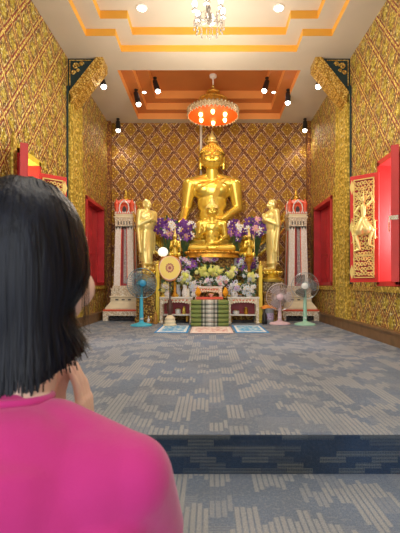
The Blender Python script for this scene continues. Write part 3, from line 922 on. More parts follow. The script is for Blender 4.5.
# standing monks
def monk(px, Y, side, label):
    top = W(px, 199, Y).z; bot = W(px, 270, Y).z; h = top - bot
    X = (px - 209) * Y / F
    ped = thing('pedestal', 'gold lotus pedestal on a mosaic plinth at %s of the altar' % ('left' if side < 0 else 'right'), 'pedestal', (X, Y, FZ))
    zb = bot - FZ
    mb = MB(); mb.lathe([(.17, zb - .20), (.185, zb - .18), (.185, zb - .15), (.13, zb - .12), (.11, zb - .09), (.14, zb - .05), (.16, zb - .03), (.10, zb - .01), (.085, zb)], seg=28)
    for i in range(14):
        a = 2 * PI * i / 14; mb.ell((.15 * math.cos(a), .15 * math.sin(a), zb - .045), (.035, .035, .03), 8, 6)
    mb.build('lotus', M['gold'], ped, smooth=True)
    mb = MB(); mb.box(-.165, .165, -.165, .165, zb - .36, zb - .20); mb.build('mosaic_block', M['mosaic_black'], ped, bevel=.006)
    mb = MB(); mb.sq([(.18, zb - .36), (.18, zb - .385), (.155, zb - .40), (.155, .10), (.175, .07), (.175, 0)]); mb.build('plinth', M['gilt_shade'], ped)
    t = thing('monk_statue', label, 'statue', (X, Y, bot), rz=(-.75 if side < 0 else .35))
    s = h / 1.0
    mb = MB()
    V = lambda x, y, z: (x * s * 1.2, y * s * 1.15, z * s)
    def C(a, ra, b, rb): mb.cap(V(*a), ra * s * 1.15, V(*b), rb * s * 1.15, 16)
    def E(c, r): mb.ell(V(*c), (r[0] * s * 1.15, r[1] * s * 1.15, r[2] * s), 18, 12)
    # facing +x (towards the statue) ; mirrored with f
    f = -side
    for o in (-.04, .04):
        C((0, o, .03), .03, (0, o, .30), .045); C((.01 * f, o, .018), .02, (.07 * f, o, .014), .016)
        C((0, o, .30), .05, (0, o * .8, .52), .062)
    mb.lathe([(.070 * s, .07 * s), (.082 * s, .075 * s), (.078 * s, .2 * s), (.084 * s, .4 * s), (.092 * s, .52 * s), (.075 * s, .62 * s)], (0, 0, 0), 20, .85, 1.05)
    E((0, 0, .62), (.075, .095, .10)); E((0, 0, .74), (.082, .115, .095)); C((0, -.075, .80), .045, (0, .075, .80), .045)
    C((0, 0, .80), .035, (0, 0, .88), .032)
    E((0, 0, .925), (.056, .052, .07)); E((.02 * f, 0, .895), (.04, .038, .035)); E((-.008 * f, 0, .94), (.056, .05, .055))
    C((.05 * f, 0, .93), .007, (.062 * f, 0, .905), .011); E((.048 * f, 0, .882), (.012, .02, .008))
    for o in (-1, 1):
        C((0, o * .052, .93), .008, (0, o * .052, .895), .011)
        E((.047 * f, o * .02, .925), (.010, .014, .007))
        C((0, o * .11, .80), .04, (-.01 * f, o * .125, .62), .032)
        C((-.01 * f, o * .125, .62), .032, (.10 * f, o * .03, .70), .02)
        for k in range(4): C((.10 * f + .002 * k * f, o * (.008), .70 + .0), .012, ((.105 + .012 * (k - 1.5)) * f, o * .006, .79 - .01 * abs(k - 1.5)), .008)
        C((.095 * f, o * .012, .71), .010, (.082 * f, o * .016, .755), .008)
    # robe drape falling from the forearm
    C((-.02 * f, -.125, .66), .028, (.0, -.10, .25), .022); C((-.02 * f, .125, .66), .028, (.0, .10, .25), .022)
    remeshed(mb, 'body', M['gold_pale'], .008, t, 3)
    mb = MB()   # robe hems
    mb.tube([V(.078 * math.cos(i * PI / 10), .095 * math.sin(i * PI / 10), .09) for i in range(20)], .008 * s, 6, closed=True)
    for k in range(5):
        yy = -.115 + .008 * k
        mb.tube([V((-.05 + .03 * k) * f, -.098 - .004 * (k % 2), .70 - .02 * k), V((-.04 + .022 * k) * f, -.094, .45), V((-.035 + .018 * k) * f, -.086, .12)], .005 * s, 5)
    mb.tube([V(.06 * f * math.cos(a), -.1 * math.sin(a) * 1.0, .80 - .10 * math.cos(a)) for a in [(-.3 + i * .2) for i in range(10)]], .006 * s, 5)
    mb.build('robe_folds', M['gold_pale'], t, smooth=True)
    return t
monk(147, 6.76, -1, 'standing pale gold monk statue with joined hands left of the throne')
monk(272, 6.76, 1, 'standing pale gold monk statue with joined hands right of the throne')

# small attendants with tall crowns
TH_ = .43
def attendant(px, side, label):
    Y = 6.56; b = W(px, 258, Y)
    t = thing('attendant_statue', label, 'statue', b); t.scale = (.8, .8, 1)
    mb = MB(); C = lambda a, ra, b_, rb: mb.cap(a, ra, b_, rb, 12)
    for o in (-.045, .045):
        C((o, .04, .05), .045, (o * 1.9, -.07, .05), .04); C((o * 1.9, -.07, .05), .035, (o, .09, .03), .028)
    C((0, .02, .08), .065, (0, .01, .17), .045); C((0, .01, .17), .045, (0, 0, .25), .058); C((-.05, 0, .26), .03, (.05, 0, .26), .03)
    C((0, 0, .27), .02, (0, 0, .30), .02); mb.ell((0, -.005, .335), (.035, .036, .044), 14, 10)
    mb.ell((0, -.042, .33), (.007, .01, .01), 8, 6)
    for o in (-1, 1):
        C((o * .07, 0, .26), .026, (o * .095, -.02, .17), .02); C((o * .095, -.02, .17), .019, (o * .012, -.085, .21), .013)
        C((o * .008, -.085, .21), .012, (o * .006, -.09, .27), .007)
    remeshed(mb, 'body', M['gold'], .007, t, 2)
    mb = MB(); mb.lathe([(.038, .35), (.042, .365), (.026, .38), (.03, .395), (.016, .42), (.018, .435), (.004, .51)], seg=12)
    mb.build('crown', M['gold_pale'], t, smooth=True)
    mb = MB(); mb.lathe([(.10, -.06), (.105, -.04), (.085, -.03), (.09, .0), (.08, .01)], seg=18)
    mb.lathe([(.07, FZ + TH_ - b.z), (.06, FZ + TH_ - b.z + .03), (.03, FZ + TH_ - b.z + .08), (.03, -.14), (.07, -.06)], seg=14)
    mb.build('lotus_stand', M['gold_dark'], t, smooth=True)
    mb = MB()
    pts = [(side * (.06 + .05 * math.sin(a)), -.03, .18 + .20 * math.cos(a) * (1 if a < PI / 2 else .9)) for a in [i * PI / 12 for i in range(13)]]
    mb.tube(pts, .008, 6); mb.build('curved_staff', M['gold_pale'], t, smooth=True)
attendant(175, 1, 'small crowned gold attendant figure kneeling left of the small buddha')
attendant(249, 1, 'small crowned gold attendant figure kneeling right of the small buddha')

# ------------------------------------------------------------------ towers
def tower(X, Yc, label):
    t = thing('shrine_tower', label, 'tower', (X, Yc, FZ))
    P = lambda mb, nm, mat, **k: mb.build(nm, mat, t, **k)
    # heights in metres above platform
    mb = MB(); mb.sq([(.33, .17), (.33, .20)]); P(mb, 'red_band', M['red_orange'])
    mb = MB()
    for sx in (-1, 1):
        for sy in (-1, 1):
            a, b = sorted((sx * .33, sx * .24)); c, d = sorted((sy * .33, sy * .24))
            mb.box(a, b, c, d, 0, .17)
    for a, b, c, d in ((-.24, .24, -.325, -.29), (-.24, .24, .29, .325), (-.325, -.29, -.24, .24), (.29, .325, -.24, .24)): mb.box(a, b, c, d, .09, .17)
    for i in range(6):
        for sx in (-1, 1):
            cx = -.2 + i * .08
            mb.prism([(cx - .04, .09), (cx + .04, .09), (cx, .055)], 'y', -.32, -.30)
            mb.prism([(cx - .04, .09), (cx + .04, .09), (cx, .055)], 'x', *sorted((sx * .30, sx * .32)))
    P(mb, 'carved_foot', M['white_lattice'])
    mb = MB(); mb.box(-.28, .28, -.28, .28, .02, .17); P(mb, 'inner_block', M['niche'])
    mb = MB(); mb.sq([(.30, .20), (.30, .225), (.26, .28), (.225, .33), (.225, .40), (.24, .41), (.24, .43)]); P(mb, 'stepped_base', M['cream_paint'], bevel=.004)
    mb = MB()
    for a in (-.11, 0.0, .11): mb.box(a - .025, a + .025, -.232, -.222, .355, .375); mb.box(.222, .232, a - .025, a + .025, .355, .375)
    P(mb, 'vent_slot', M['niche'])
    mb = MB(); mb.sq([(.215, .43), (.215, .53)])
    for i in range(7):
        for (ax, ay) in ((-.215 + i * .0716, -.215), (-.215 + i * .0716, .215), (-.215, -.215 + i * .0716), (.215, -.215 + i * .0716)):
            mb.lathe([(.012, .53), (.018, .545), (.004, .575)], (ax, ay, 0), 6)
    P(mb, 'gallery', M['white_lattice'])
    mb = MB(); mb.sq([(.195, .53), (.195, .60), (.18, .61)]); P(mb, 'upper_base', M['white_lattice'])
    # shaft tapering: corner columns, red inset with grey mosaic
    z0, z1 = .60, 1.76; h0, h1 = .178, .150
    mb = MB(); mb.sq([(h0 - .03, z0), (h1 - .03, z1)]); P(mb, 'shaft_core', M['red_dark'])
    mb = MB()
    for sx in (-1, 1):
        for sy in (-1, 1):
            vs = []
            for h, z, w in ((h0, z0, .112), (h1, z1, .100)):
                for a, b in ((0, 0), (1, 0), (1, 1), (0, 1)): vs.append((sx * (h - w * a), sy * (h - w * b), z))
            mb.add(vs, [(0, 1, 2, 3), (7, 6, 5, 4), (0, 1, 5, 4), (1, 2, 6, 5), (2, 3, 7, 6), (3, 0, 4, 7)])
    P(mb, 'mosaic_column', M['mosaic_white'])
    mb = MB()
    for sx in (-1, 1):
        for k in (0, 1):
            a0 = sx * (h0 - .116); a1 = sx * (h1 - .104)
            if k == 0: mb.tube([(a0, -h0 + .012, z0), (a1, -h1 + .012, z1)], .010, 6)
            else: mb.tube([(h0 - .012, a0, z0), (h1 - .012, a1, z1)], .010, 6); mb.tube([(-h0 + .012, a0, z0), (-h1 + .012, a1, z1)], .010, 6)
    P(mb, 'red_edging', M['red_orange'], smooth=True)
    mb = MB()
    mb.add([(-.012, -h0 + .026, z0 + .05), (.055, -h0 + .026, z0 + .05), (.05, -h1 + .026, z1 - .12), (-.01, -h1 + .026, z1 - .12)], [(0, 1, 2, 3)])
    P(mb, 'mosaic_inset', M['mirror'])
    # capital
    mb = MB(); mb.sq([(h1 + .005, z1 - .10), (h1 + .01, z1), (.16, z1 + .02), (.16, z1 + .05)])
    for i in range(6):
        for sgn in (-1, 1):
            cx = -.13 + i * .052
            mb.prism([(cx - .026, z1 - .10), (cx + .026, z1 - .10), (cx, z1 - .16)], 'y', -h1 - .01, -h1 + .02)
            mb.prism([(cx - .026, z1 - .10), (cx + .026, z1 - .10), (cx, z1 - .16)], 'x', *sorted((sgn * (h1 + .01), sgn * (h1 - .02))))
    P(mb, 'capital', M['white_lattice'])
    mb = MB()
    for i in range(5):
        cx = -.1 + i * .05; mb.box(cx - .008, cx + .008, -h1 - .014, -h1 - .004, z1 - .07, z1 - .01)
    P(mb, 'capital_niche', M['niche'])
    mb = MB(); zc = z1 + .05
    mb.sq([(.175, zc), (.175, zc + .022), (.155, zc + .03), (.155, zc + .045), (.165, zc + .05), (.165, zc + .07)])
    P(mb, 'cornice', M['cream_paint'])
    mb = MB(); zc += .07
    mb.sq([(.15, zc), (.155, zc + .03), (.13, zc + .035), (.13, zc + .16), (.155, zc + .20), (.10, zc + .25), (.05, zc + .28)])
    for sx in (-1, 1):
        for sy in (-1, 1):
            mb.lathe([(.03, zc + .03), (.035, zc + .12), (.045, zc + .18), (.025, zc + .22), (.003, zc + .27)], (sx * .135, sy * .135, 0), 8)
    P(mb, 'crown', M['red_orange'])
    mb = MB()
    arch = [(-.075, .03), (-.085, .10), (-.07, .17), (-.03, .215), (0, .245), (.03, .215), (.07, .17), (.085, .10), (.075, .03)]
    mb.tube([(a, -.155, zc + b) for a, b in arch], .011, 6)
    for sgn in (-1, 1): mb.tube([(sgn * .155, a, zc + b) for a, b in arch], .011, 6)
    for i in range(8):
        cx = -.14 + i * .04
        mb.prism([(cx - .015, zc + .01), (cx + .015, zc + .01), (cx, zc + .05)], 'y', -.165, -.155)
        for sgn in (-1, 1): mb.prism([(cx - .015, zc + .01), (cx + .015, zc + .01), (cx, zc + .05)], 'x', *sorted((sgn * .165, sgn * .155)))
    P(mb, 'white_arch', M['white_paint'], smooth=False)
    mb = MB()
    ni = [(-.032, .03), (-.036, .09), (-.02, .125), (0, .145), (.02, .125), (.036, .09), (.032, .03)]
    mb.prism([(a, zc + b) for a, b in ni], 'y', -.142, -.128); P(mb, 'niche', M['niche'])
    mb = MB(); zc += .26
    mb.lathe([(.06, zc - .02), (.075, zc + .01), (.045, zc + .03), (.055, zc + .05), (.03, zc + .08), (.038, zc + .10), (.02, zc + .13), (.022, zc + .15), (.003, zc + .22)], seg=12)
    P(mb, 'finial', M['gold'], smooth=True)
    return t
tower(-1.50, 7.22, 'white and red mosaic tower left of the altar behind the blue fan')
tower(1.57, 7.22, 'white and red mosaic tower right of the altar behind the mint green fan')

# ------------------------------------------------------------------ tables
def altar_table(label, x0, x1, y0, y1, h, shelf=True):
    cx = (x0 + x1) / 2; w = (x1 - x0) / 2; cy = (y0 + y1) / 2; d = (y1 - y0) / 2
    t = thing('altar_table', label, 'table', (cx, cy, FZ))
    mb = MB(); mb.box(-w, w, -d, d, h - .022, h); mb.build('tabletop', M['white_paint'], t, bevel=.005)
    for sx in (-1, 1):
        for sy in (-1, 1):
            mb = MB(); s_ = .022; a = sx * (w - .03); b = sy * (d - .03)
            mb.box(a - s_, a + s_, b - s_, b + s_, 0.03, h - .022); mb.sq([(.024, 0), (.032, .02), (.024, .04)], (a, b, 0))
            mb.build('leg', M['white_lattice'], t)
    mb = MB(); n_ = 10; pts = [(-w + .05, h - .022)]
    for i in range(n_ * 6 + 1):
        q = i / (n_ * 6); x_ = -w + .05 + (2 * w - .10) * q
        pts.append((x_, h - .075 - .018 * abs(math.sin(q * n_ * PI)) - .03 * (abs(2 * q - 1)) ** 3))
    pts.append((w - .05, h - .022))
    mb.prism(pts, 'y', -d + .012, -d + .026); mb.build('skirt', M['white_lattice'], t)
    mb = MB()
    for i in range(7):
        q = (i + .5) / 7; mb.ell((-w + .07 + (2 * w - .14) * q, -d + .010, h - .05), (.014, .004, .01), 8, 6)
    mb.build('skirt_studs', M['red_orange'], t)
    if shelf:
        mb = MB(); mb.box(-w + .02, w - .02, -d + .03, d - .03, h * .30, h * .34); mb.build('shelf', M['white_paint'], t, bevel=.003)
        mb = MB(); mb.box(-w + .05, w - .05, d - .05, d - .04, h * .34, h - .03); mb.build('back_panel', M['red_dark'], t)
    return t
TH = .43
altar_table('low white carved altar table at left behind the yellow ceremonial fan', -.80, -.26, 6.44, 6.70, TH)
altar_table('low white carved altar table at right of the green cushion', .30, .81, 6.42, 6.68, TH)
altar_table('taller white carved table in the middle behind the green cushion', -.235, .22, 6.44, 6.66, .60, False)
# small inner table with red tray seen over the cushion
t = thing('offering_tray', 'red offering tray in front of the middle altar table above the cushion', 'tray', (0, 6.33, FZ))
mb = MB(); mb.box(-.20, .22, -.10, .12, .40, .425); mb.box(-.20, .22, -.10, -.09, .425, .44); mb.box(-.2, -.19, -.1, .12, .425, .44); mb.box(.21, .22, -.1, .12, .425, .44)
mb.build('tray_top', M['red_orange'], t, bevel=.003)
for sx in (-.17, .19):
    for sy in (-.07, .09):
        mb = MB(); mb.box(sx - .015, sx + .015, sy - .015, sy + .015, 0, .40); mb.build('leg', M['red_dark'], t)

# green striped folding cushion
t = thing('floor_cushion', 'folded green mattress cushion with grey and white centre stripes before the altar', 'cushion', (.012, 6.10, FZ))
for i in range(6):
    mb = MB(); z = .033 + i * .066; rr = .037
    prof = []
    seg = 16
    vs = []; fs = []
    xsn = 24; w = .285
    for a in range(xsn + 1):
        x_ = -w + 2 * w * a / xsn; e = 1 - .25 * abs(2 * a / xsn - 1) ** 10
        for k in range(seg):
            an = 2 * PI * k / seg; ca, sa = math.cos(an), math.sin(an)
            yy = .155 * math.copysign(abs(ca) ** .35, ca) * e; zz = rr * math.copysign(abs(sa) ** .75, sa) * e
            vs.append((x_, yy, z + zz))
    for a in range(xsn):
        for k in range(seg):
            k2 = (k + 1) % seg; fs.append((a * seg + k, (a + 1) * seg + k, (a + 1) * seg + k2, a * seg + k2))
    fs.append(tuple(range(seg))); fs.append(tuple(xsn * seg + k for k in reversed(range(seg))))
    mb.add(vs, fs); mb.build('padded_fold', M['cushion'], t, smooth=True)

# mats
def floor_mat(name, label, cx, cy, hx, hy, mat, th=.006, z=FZ, skew=0):
    mb = MB(); mb.add([(-hx + skew, -hy, 0), (hx + skew, -hy, 0), (hx, hy, 0), (-hx, hy, 0), (-hx + skew, -hy, th), (hx + skew, -hy, th), (hx, hy, th), (-hx, hy, th)],
                      [(3, 2, 1, 0), (4, 5, 6, 7), (0, 1, 5, 4), (1, 2, 6, 5), (2, 3, 7, 6), (3, 0, 4, 7)])
    o = mb.build(name, mat, origin=(cx, cy, z)); tag(o, label, 'mat'); return o
floor_mat('floor_mat', 'blue patterned mat on the carpet left of the green cushion', -.50, 5.70, .22, .46, M['mat_blue'])
floor_mat('floor_mat', 'blue patterned mat on the carpet right of the green cushion', .57, 5.70, .22, .46, M['mat_blue'])
floor_mat('floor_mat', 'pale pink floral mat in front of the green cushion', .035, 5.52, .28, .38, M['mat_pink'], .006, FZ + .0065)

# ------------------------------------------------------------------ electric fans
def efan(label, X, Y, cz, R, yaw, pl, hubm, wire, blade, basecol, cagew=.0023):
    t = thing('electric_fan', label, 'fan', (X, Y, FZ), rz=yaw)
    mb = MB(); mb.lathe([(.165, 0), (.168, .012), (.15, .028), (.07, .045), (.035, .06), (.03, .09)], seg=32, sy=.85); mb.build('base', basecol, t, smooth=True)
    mb = MB(); hc = cz - FZ
    mb.lathe([(.030, .08), (.032, .12), (.026, hc - R - .02), (.020, hc - .08), (.022, hc - .02)], seg=16); mb.build('pole', pl, t, smooth=True)
    mb = MB()
    for i in range(4): mb.box(-.02 + i * .011, -.013 + i * .011, -.040, -.028, .10, .125)
    mb.build('speed_button', M['white_plastic'], t)
    mb = MB(); mb.cap((0, .10, hc), .045, (0, -.0, hc), .055, 20); mb.build('motor_housing', pl, t, smooth=True)
    mb = MB(); mb.lathe([(.05, 0), (.048, .018), (.02, .03), (.003, .032)], seg=20)
    mb.v = [(x_, -.10 - z_, hc + y_) for x_, y_, z_ in mb.v]; mb.build('hub_cap', hubm, t, smooth=True)
    for b in range(3):
        mb = MB(); vs = []; n1, n2 = 7, 6
        for i in range(n1):
            r_ = .03 + (R - .055) * i / (n1 - 1); spread = .35 + .55 * math.sin(PI * (i / (n1 - 1)) * .75)
            for j in range(n2):
                a = b * 2 * PI / 3 + (j / (n2 - 1) - .5) * 2 * spread * .62
                vs.append((r_ * math.cos(a), -.045 + .035 * (j / (n2 - 1) - .5), hc + r_ * math.sin(a)))
        fs = [(i * n2 + j, i * n2 + j + 1, (i + 1) * n2 + j + 1, (i + 1) * n2 + j) for i in range(n1 - 1) for j in range(n2 - 1)]
        mb.add(vs, fs); mb.build('blade', blade, t, smooth=True)
    for nm, y0, y1 in (('front_cage', -.045, -.10), ('rear_cage', -.045, .03)):
        mb = MB(); NR = 48
        mb.tube([(R * math.cos(i * 2 * PI / NR), y0, hc + R * math.sin(i * 2 * PI / NR)) for i in range(NR)], .005 if nm == 'front_cage' else .003, 6, closed=True)
        mb.tube([(.6 * R * math.cos(i * 2 * PI / 32), y0 + (y1 - y0) * .75, hc + .6 * R * math.sin(i * 2 * PI / 32)) for i in range(32)], cagew, 4, closed=True)
        for i in range(40):
            a = i * 2 * PI / 40; pts = []
            for k in range(6):
                q = k / 5; rr = .045 + (R - .045) * q
                pts.append((rr * math.cos(a), y1 + (y0 - y1) * q ** 3, hc + rr * math.sin(a)))
            mb.tube(pts, cagew, 4)
        mb.build(nm, wire, t, smooth=True)
    return t
efan('sky blue pedestal fan standing in front of the left tower', -1.035, 6.12, rz(.012), .225, .35, M['blue_plastic'], M['blue_dark'], M['wire_dark'], M['blade_clear'], M['blue_plastic'])
efan('pale pink pedestal fan beside the plastic bucket right of the altar', 1.125, 6.36, rz(-.205), .21, -.15, M['pink_plastic'], M['pink_plastic'], M['wire_pink'], M['blade_pink'], M['pink_plastic'])
efan('mint green pedestal fan standing in front of the right tower', 1.50, 6.25, rz(-.03), .205, -.25, M['mint_plastic'], M['white_plastic'], M['wire_grey'], M['blade_dark'], M['mint_plastic'])

# ------------------------------------------------------------------ flowers
def flower_mesh(kind, mat):
    mb = MB(); rnd = random.Random(hash(kind) % 99 if False else len(kind))
    if kind == 'orchid':
        for i in range(5):
            a = i * 2 * PI / 5 + .3; L = 1.0
            mb.ell((.55 * math.cos(a), -.1, .55 * math.sin(a)), (.52, .10, .36), 8, 5, Matrix.Rotation(-a, 3, 'Y'))
    elif kind == 'mum':
        for ring, (n_, r_, tz, l_) in enumerate(((12, .55, -.1, .42), (9, .38, -.3, .36), (6, .18, -.42, .28))):
            for i in range(n_):
                a = i * 2 * PI / n_ + ring * .3
                mb.ell((r_ * math.cos(a), tz, r_ * math.sin(a)), (l_, .10, .15), 6, 4, Matrix.Rotation(-a, 3, 'Y'))
    else:
        for i in range(7):
            a = i * 2 * PI / 7
            mb.ell((.5 * math.cos(a), -.05, .5 * math.sin(a)), (.45, .08, .22), 7, 4, Matrix.Rotation(-a, 3, 'Y'))
    mb.cur = 1; mb.ell((0, -.18, 0), (.2, .14, .2), 8, 5)
    o = mb.build('flower', [mat, M['f_eye'] if kind != 'mum' else mat], None, smooth=True)
    me = o.data; bpy.data.objects.remove(o); return me
FM = {}
def fmesh(kind, col):
    if (kind, col) not in FM: FM[kind, col] = flower_mesh(kind, M['f_' + col])
    return FM[kind, col]
def bouquet(label, px, py, Y, rx, rzv, n_, palette, basez, vase='glass', seed=1, fs=.045, name='flower_vase', ry=.09, leaves=40, group=None):
    rnd = random.Random(seed); c = W(px, py, Y)
    t = thing(name, label, 'flowers', (c.x, Y, basez), group=group)
    hc = c.z - basez
    vh = max(.06, min(.2, hc - rzv * .55))
    if vase:
        mb = MB(); mb.lathe([(.035, 0), (.045, .01), (.055, vh * .35), (.032, vh * .75), (.042, vh)], seg=18)
        mb.build('vase', M[vase], t, smooth=True)
    mb = MB()
    heads = []
    for i in range(n_):
        for _ in range(50):
            u, v, w = rnd.uniform(-1, 1), rnd.uniform(-1, .3), rnd.uniform(-1, 1)
            if .1 < u * u + v * v + w * w < 1: break
        heads.append((u * rx, v * ry, hc + w * rzv))
    for h in heads:
        mb.tube([(0, 0, vh * .5), (h[0] * .4, h[1] * .4, (vh * .5 + h[2]) / 2), (h[0], h[1] + .015, h[2])], .004, 4)
    for i in range(leaves):
        a = rnd.uniform(0, 2 * PI); q = rnd.uniform(.3, 1.0)
        p = Vector((math.cos(a) * rx * q, rnd.uniform(-.8, .8) * ry, hc + math.sin(a) * rzv * q))
        d = Vector((math.cos(a) + rnd.uniform(-.5, .5), rnd.uniform(-.6, .3), math.sin(a) + rnd.uniform(-.3, .6))).normalized()
        L = rnd.uniform(.04, .08); s_ = d.cross(Vector((0, 1, .2))).normalized() * L * .28
        mb.add([p, p + d * L * .5 + s_, p + d * L, p + d * L * .5 - s_], [(0, 1, 2, 3)])
    mb.build('foliage', M['leaf'], t)
    for i, h in enumerate(heads):
        kind, col = palette[i % len(palette)]
        o = bpy.data.objects.new('flower', fmesh(kind, col)); COL.objects.link(o); o.parent = t
        o.location = h; s_ = fs * 1.12 * rnd.uniform(.8, 1.2); o.scale = (s_, s_, s_)
        o.rotation_euler = (rnd.uniform(-.6, .3), rnd.uniform(0, 6), rnd.uniform(-.6, .6))
    return t
zT = FZ + TH; zM = FZ + .60; zStep = zs + FZ
PU = [('orchid', 'purple'), ('orchid', 'purple'), ('orchid', 'violet'), ('orchid', 'purple'), ('daisy', 'white'), ('orchid', 'purple'), ('daisy', 'white'), ('daisy', 'pink')]
bouquet('purple orchid arrangement with white blossoms at far left behind the left attendant figure', 167, 228, 6.80, .17, .16, 34, PU, FZ + .9, 'porcelain', 1, .062, leaves=16)
bouquet('purple orchid arrangement with white blossoms between left attendant and big statue', 185, 231, 6.83, .17, .16, 32, PU, FZ + .9, 'porcelain', 2, .062, leaves=16)
bouquet('purple orchid arrangement with pink blossoms between big statue and right attendant', 236, 231, 6.83, .16, .16, 32, PU[::-1], FZ + .9, 'porcelain', 3, .062, leaves=16)
bouquet('purple orchid arrangement with white blossoms beside the right monk statue', 256, 227, 6.80, .17, .16, 34, PU, FZ + .9, 'porcelain', 4, .062, leaves=16)
LW = [('mum', 'lime'), ('mum', 'lemon'), ('daisy', 'white')]
bouquet('vase of lilac and white flowers on the left altar table below the left attendant', 190, 264, 6.66, .12, .10, 18, [('orchid', 'violet'), ('daisy', 'iceblue'), ('daisy', 'white'), ('orchid', 'lilac')], zT, 'porcelain', 5, .042, leaves=26)
bouquet('bouquet of lime yellow flowers on the left altar table beside the ceremonial fan', 185, 278, 6.55, .13, .11, 26, [('mum', 'lime'), ('daisy', 'white'), ('daisy', 'iceblue'), ('mum', 'lemon')], zT, 'porcelain', 6, .045, leaves=24)
bouquet('lilac and icy blue blossoms on the left altar table by the middle table', 194, 286, 6.52, .08, .09, 18, [('daisy', 'iceblue'), ('daisy', 'white'), ('orchid', 'lilac'), ('daisy', 'white')], zT, 'porcelain', 21, .04, leaves=18)
bouquet('bunch of mauve and white flowers above the right marigold cone', 222, 280, 6.50, .08, .10, 18, [('orchid', 'lilac'), ('daisy', 'white'), ('daisy', 'pink'), ('daisy', 'iceblue')], zM, 'porcelain', 22, .04, leaves=18)
bouquet('tall pink and lilac blossoms in front of the small buddha', 209, 259, 6.60, .20, .04, 14, [('orchid', 'lilac'), ('daisy', 'pink'), ('orchid', 'violet'), ('daisy', 'white')], zM, 'porcelain', 23, .04, leaves=14)
bouquet('wide bouquet of lemon chrysanthemums in the middle of the altar', 209, 271, 6.60, .24, .08, 36, LW[:2] + [('mum', 'lime')], zM, 'gilt', 7, .046, leaves=30)
bouquet('white and dark leafed posy under the lemon chrysanthemums on the middle table', 209, 281, 6.56, .15, .05, 14, [('daisy', 'white'), ('daisy', 'iceblue'), ('orchid', 'lilac')], zM, 'glass', 8, .03, leaves=60)
bouquet('bouquet of lime chrysanthemums on the right altar table nearest the middle', 231, 272, 6.60, .11, .10, 16, [('mum', 'lime'), ('mum', 'lemon'), ('daisy', 'lilac')], zT, 'porcelain', 9, .045, leaves=26)
bouquet('bouquet of lemon and lime flowers at the outer end of the right altar table', 250, 277, 6.58, .12, .12, 20, [('mum', 'lime'), ('daisy', 'white'), ('mum', 'lemon'), ('daisy', 'iceblue')], zT, 'porcelain', 10, .045, leaves=30)
bouquet('small vase of violet orchids behind the lime flowers at right', 247, 263, 6.68, .15, .09, 24, [('orchid', 'violet'), ('orchid', 'purple'), ('daisy', 'iceblue')], zT, 'porcelain', 11, .046, leaves=22)
bouquet('low bunch of icy blue and white flowers at left on the right altar table', 235, 287, 6.48, .12, .10, 26, [('daisy', 'iceblue'), ('daisy', 'white'), ('orchid', 'lilac')], zT, 'porcelain', 12, .036, leaves=24)
bouquet('low bunch of icy blue and white flowers at right on the right altar table', 249, 289, 6.48, .11, .09, 24, [('daisy', 'white'), ('daisy', 'iceblue')], zT, 'porcelain', 13, .036, leaves=24)
bouquet('bunch of white flowers with green leaves at outer end of the left altar table', 167, 287, 6.60, .10, .09, 20, [('daisy', 'white'), ('daisy', 'lemon')], zT, 'porcelain', 14, .035, leaves=26)
bouquet('violet orchid sprig behind the left table beside the round lamp', 178, 262, 6.72, .07, .08, 9, [('orchid', 'violet'), ('daisy', 'white')], zT, 'porcelain', 15, .045, leaves=20)
# support ledge for upper bouquets
for sg in (-1, 1):
    t = thing('flower_stand', 'gilt shelf holding the purple orchids %s of the statues' % ('left' if sg < 0 else 'right'), 'stand', (sg * .63, 6.79, FZ))
    mb = MB(); mb.box(-.28, .28, -.06, .06, .86, .90); mb.build('shelf', M['gilt'], t, bevel=.006)
    for sx in (-.26, .26):
        mb = MB(); mb.box(sx - .02, sx + .02, -.02, .02, 0, .86); mb.build('leg', M['gold_dark'], t)

# marigold cones
for px, lb in ((198, 'orange marigold cone on a stand left above the green cushion'), (225.5, 'orange marigold cone on a stand right above the green cushion')):
    b = W(px, 300, 6.28)
    t = thing('flower_cone', lb, 'flowers', (b.x, 6.31, FZ + (.425 if True else 0)))
    hz_ = W(px, 298, 6.31).z - FZ - .425
    mb = MB(); mb.lathe([(.03, 0), (.012, .015), (.012, max(.02, hz_)), (.03, max(.03, hz_ + .01))], seg=12); mb.build('stand', M['gold'], t, smooth=True)
    mb = MB(); z_ = max(.03, hz_ + .01); rnd = random.Random(px)
    for r_ in range(8):
        rr = .036 * math.sin(min(1, (r_ + 1.6) / 4) * PI / 2) * (1 - (max(0, r_ - 2) / 6.5)); n_ = max(1, int(rr * 240))
        for i in range(n_):
            a = 2 * PI * i / n_ + r_ * .4; mb.ell((rr * math.cos(a), rr * math.sin(a), z_ + .014 + r_ * .016), .013, 6, 5)
        mb.ell((0, 0, z_ + .014 + r_ * .016), max(.008, rr), 8, 6)
    mb.build('blossom_cone', M['marigold'], t, smooth=True)

# tall yellow posts / candles
for px, lb in ((158.5, 'tall yellow candle post at the left end of the altar tables'), (258.5, 'tall yellow candle post at the right end of the altar tables')):
    Y = 6.60 if px < 200 else 6.56; X = (px - 209) * Y / F + (-.012 if px < 200 else .03)
    t = thing('candle_post', lb, 'candle', (X, Y, FZ))
    top = W(px, 263, Y).z - FZ
    mb = MB(); mb.sq([(.045, 0), (.045, .02), (.032, .03), (.026, .06)]); mb.build('foot', M['gold'], t)
    mb = MB(); mb.sq([(.031, .05), (.028, top - .04)]); mb.build('shaft', M['yellow'], t, bevel=.004)
    mb = MB(); mb.lathe([(.026, top - .045), (.03, top - .03), (.016, top - .015), (.02, top), (.003, top + .04)], seg=10); mb.build('tip', M['gold'], t, smooth=True)

